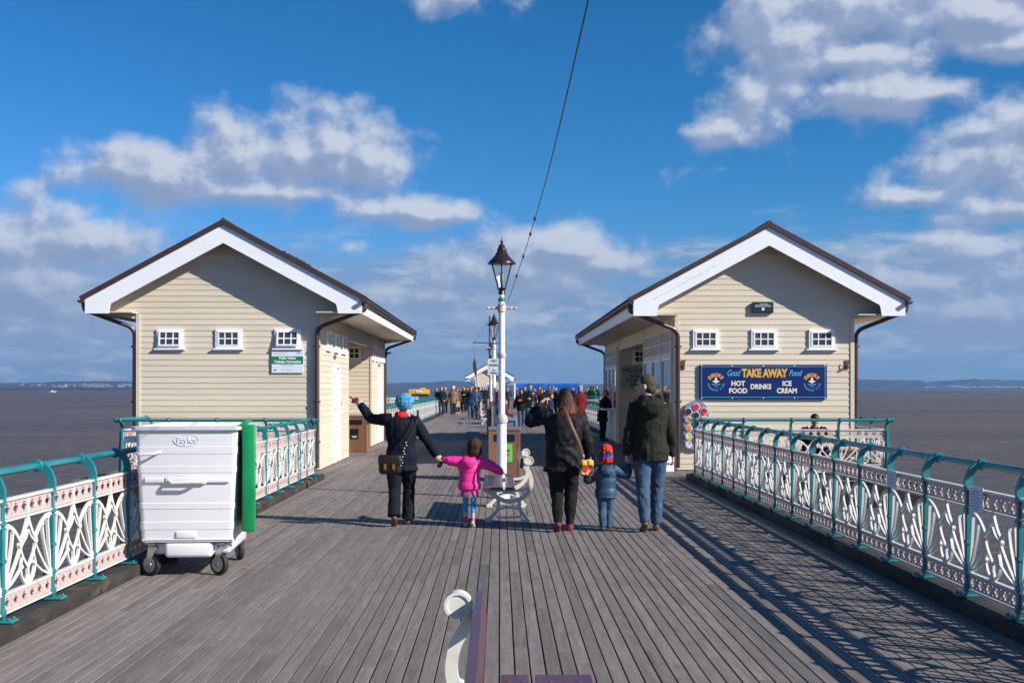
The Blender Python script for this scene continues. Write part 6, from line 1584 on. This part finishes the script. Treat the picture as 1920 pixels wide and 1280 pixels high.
def small_things():
    r = empty('wall_bench', ((1524-CX)*22.25/F, 22.45, 0), 0, 'low wooden bench against the take away hut under the seated man', 'bench')
    bm = B(); rbox(bm, -.9, .9, -.32, .32, .40, .45, .01, 2); obj('seat', bm, SLAT, r)
    for sx in (-.75, .75):
        bm = B(); box(bm, sx-.04, sx+.04, -.25, .25, 0, .398); obj('leg', bm, WBENCH, r)
    # paper bag, food tray
    r = empty('paper_bag', ((858.5-CX)*73.6/F, 73.6, 0), 0, 'small brown paper bag hanging from a hand in the crowd', 'bag')
    bm = B(); rbox(bm, -.12, .12, -.05, .05, .42, .80, .02, 2); obj('sack', bm, mat('kraft_paper', (.55, .38, .20), .8), r)
    bm = B(); tube(bm, [(-.05, 0, .79), (-.02, 0, .88), (.02, 0, .88), (.05, 0, .79)], .006, 5); obj('handle', bm, MC['kraft_paper'], r)
    x = (978-CX)*48/F
    r = empty('food_box', (x-.02, 47.60, 0), 0, 'orange and white take away box held by the woman in black hood', 'food box')
    bm = B(); rbox(bm, -.14, .13, -.06, .07, 1.09, 1.17, .02, 2); obj('tray', bm, c_ora, r)
    bm = B(); ball(bm, (.10, 0, 1.15), (.07, .06, .05), 10, 8); obj('filling', bm, mat('pale_bread', (.7, .55, .4), .8), r)
    # bicycles
    TY = RUBBER; 
    def bike(px, Y, rz, lab, col):
        r = empty('bicycle', ((px-CX)*Y/F, Y, 0), rz, lab, 'bicycle', 'bicycles wheeled through the crowd')
        FM = mat('bike_frame_'+('silver' if col[0] > .3 else 'blue'), col, .35, .5)
        def ringm(y):
            bm = B(); n = 26
            loop = [Vector((0, y+.33*math.cos(2*PI*k/n), .34+.33*math.sin(2*PI*k/n))) for k in range(n+1)]; loft(bm, [(p, .018, .018) for p in loop], 7, None, cap=False)
            w = obj('wheel', bm, TY, r, True); bm = B()
            for k in range(12): a = 2*PI*k/12; tube(bm, [(0, y, .34), (0, y+.32*math.cos(a), .34+.32*math.sin(a))], .003, 4)
            tube(bm, [(-.04, y, .34), (.04, y, .34)], .02, 8); obj('spokes', bm, STEEL, w)
        ringm(-.5); ringm(.52)
        bm = B()
        for a, c in (((0, -.12, .30), (0, -.22, .85)), ((0, -.19, .78), (0, .34, .82)), ((0, -.12, .30), (0, .36, .74)), ((0, .38, .70), (0, .33, .90))): tube(bm, [a, c], .017, 8)
        for sg in (-.04, .04):
            for a, c in (((sg, -.5, .34), (sg*.4, -.12, .30)), ((sg, -.5, .34), (sg*.3, -.19, .78)), ((sg, .52, .34), (sg*.5, .38, .72))): tube(bm, [a, c], .010, 6)
        obj('frame', bm, FM, r, True)
        bm = B(); tube(bm, smooth_path([(-.30, .26, 1.0), (-.12, .34, 1.0), (.12, .34, 1.0), (.30, .26, 1.0)], .06), .013, 7); tube(bm, [(0, .335, .9), (0, .34, 1.0)], .014, 6); obj('handlebar', bm, STEEL, r, True)
        bm = B(); loft(bm, [((0, -.36, .93), .07, .02), ((0, -.28, .945), .075, .025), ((0, -.12, .94), .025, .018), ((0, -.08, .935), .012, .01)], 10, (1, 0, 0)); tube(bm, [(0, -.22, .85), (0, -.235, .93)], .013, 6); obj('saddle', bm, BLACK, r, True)
        bm = B(); lathe(bm, [(.09, -.006), (.09, .006)], 18, M=Matrix.Translation((.05, -.12, .30)) @ Matrix.Rotation(PI/2, 4, 'Y')); tube(bm, [(.06, -.12, .30), (.07, -.02, .17)], .010, 5); tube(bm, [(-.06, -.12, .30), (-.07, -.22, .43)], .010, 5); obj('crankset', bm, STEEL, r)
    bike(894, 61, .05, 'blue framed bicycle wheeled beside the person in the red cap', (.02, .10, .35))
    bike(901, 62.5, -.08, 'silver bicycle wheeled on the right of the blue one', (.55, .56, .58))
    # potted conifer in the alcove, white A-board by the screen
    r = empty('potted_conifer', (3.42, 28.4, 0), 0, 'bushy yellow green conifer in a pot behind the man in the green jacket', 'plant')
    bm = B(); lathe(bm, [(.15, 0), (.19, .30), (.21, .32), (.21, .36), (.18, .36)], 18); obj('pot', bm, mat('terracotta_dark', (.10, .05, .03), .8), r, True, 40)
    bm = B(); rr = random.Random(9)
    for i in range(1500):
        a = rr.uniform(0, 2*PI); z_ = rr.uniform(.38, 1.32); R_ = .24*math.sin(PI*min(1, (z_-.30)/1.05))**.6*rr.uniform(.45, 1.05)+.02*rr.random()
        p = Vector((R_*math.cos(a), R_*math.sin(a), z_)); d = Vector((math.cos(a)*.5, math.sin(a)*.5, 1))+Vector((rr.uniform(-.5, .5), rr.uniform(-.5, .5), 0)); d.normalize()
        s_ = d.cross(Vector((rr.uniform(-1, 1), rr.uniform(-1, 1), rr.uniform(-1, 1)))).normalized()*.010
        vs = [bm.verts.new(q) for q in (p-s_, p+s_, p+s_*.7+d*.05, p+d*.075)]; bm.faces.new(vs)
    obj('foliage', bm, mat('conifer_leaf', (.095, .11, .018), .7, var=.5, scale=12), r)
    bm = B(); tube(bm, [(0, 0, .3), (.01, 0, .8), (0, 0, 1.2)], .018, 6); obj('stem', bm, KERB, r)
    r = empty('sandwich_board', (3.30, 22.75, 0), .2, 'low white board standing at the front corner of the take away hut', 'sign')
    for sg in (-1, 1):
        bm = B(); rbox(bm, -.14, .14, -.012, .012, 0, .36, .004, 1, M=Matrix.Translation((0, sg*.07, 0)) @ Matrix.Rotation(sg*.18, 4, 'X')); obj('panel', bm, WHITE, r)
small_things()
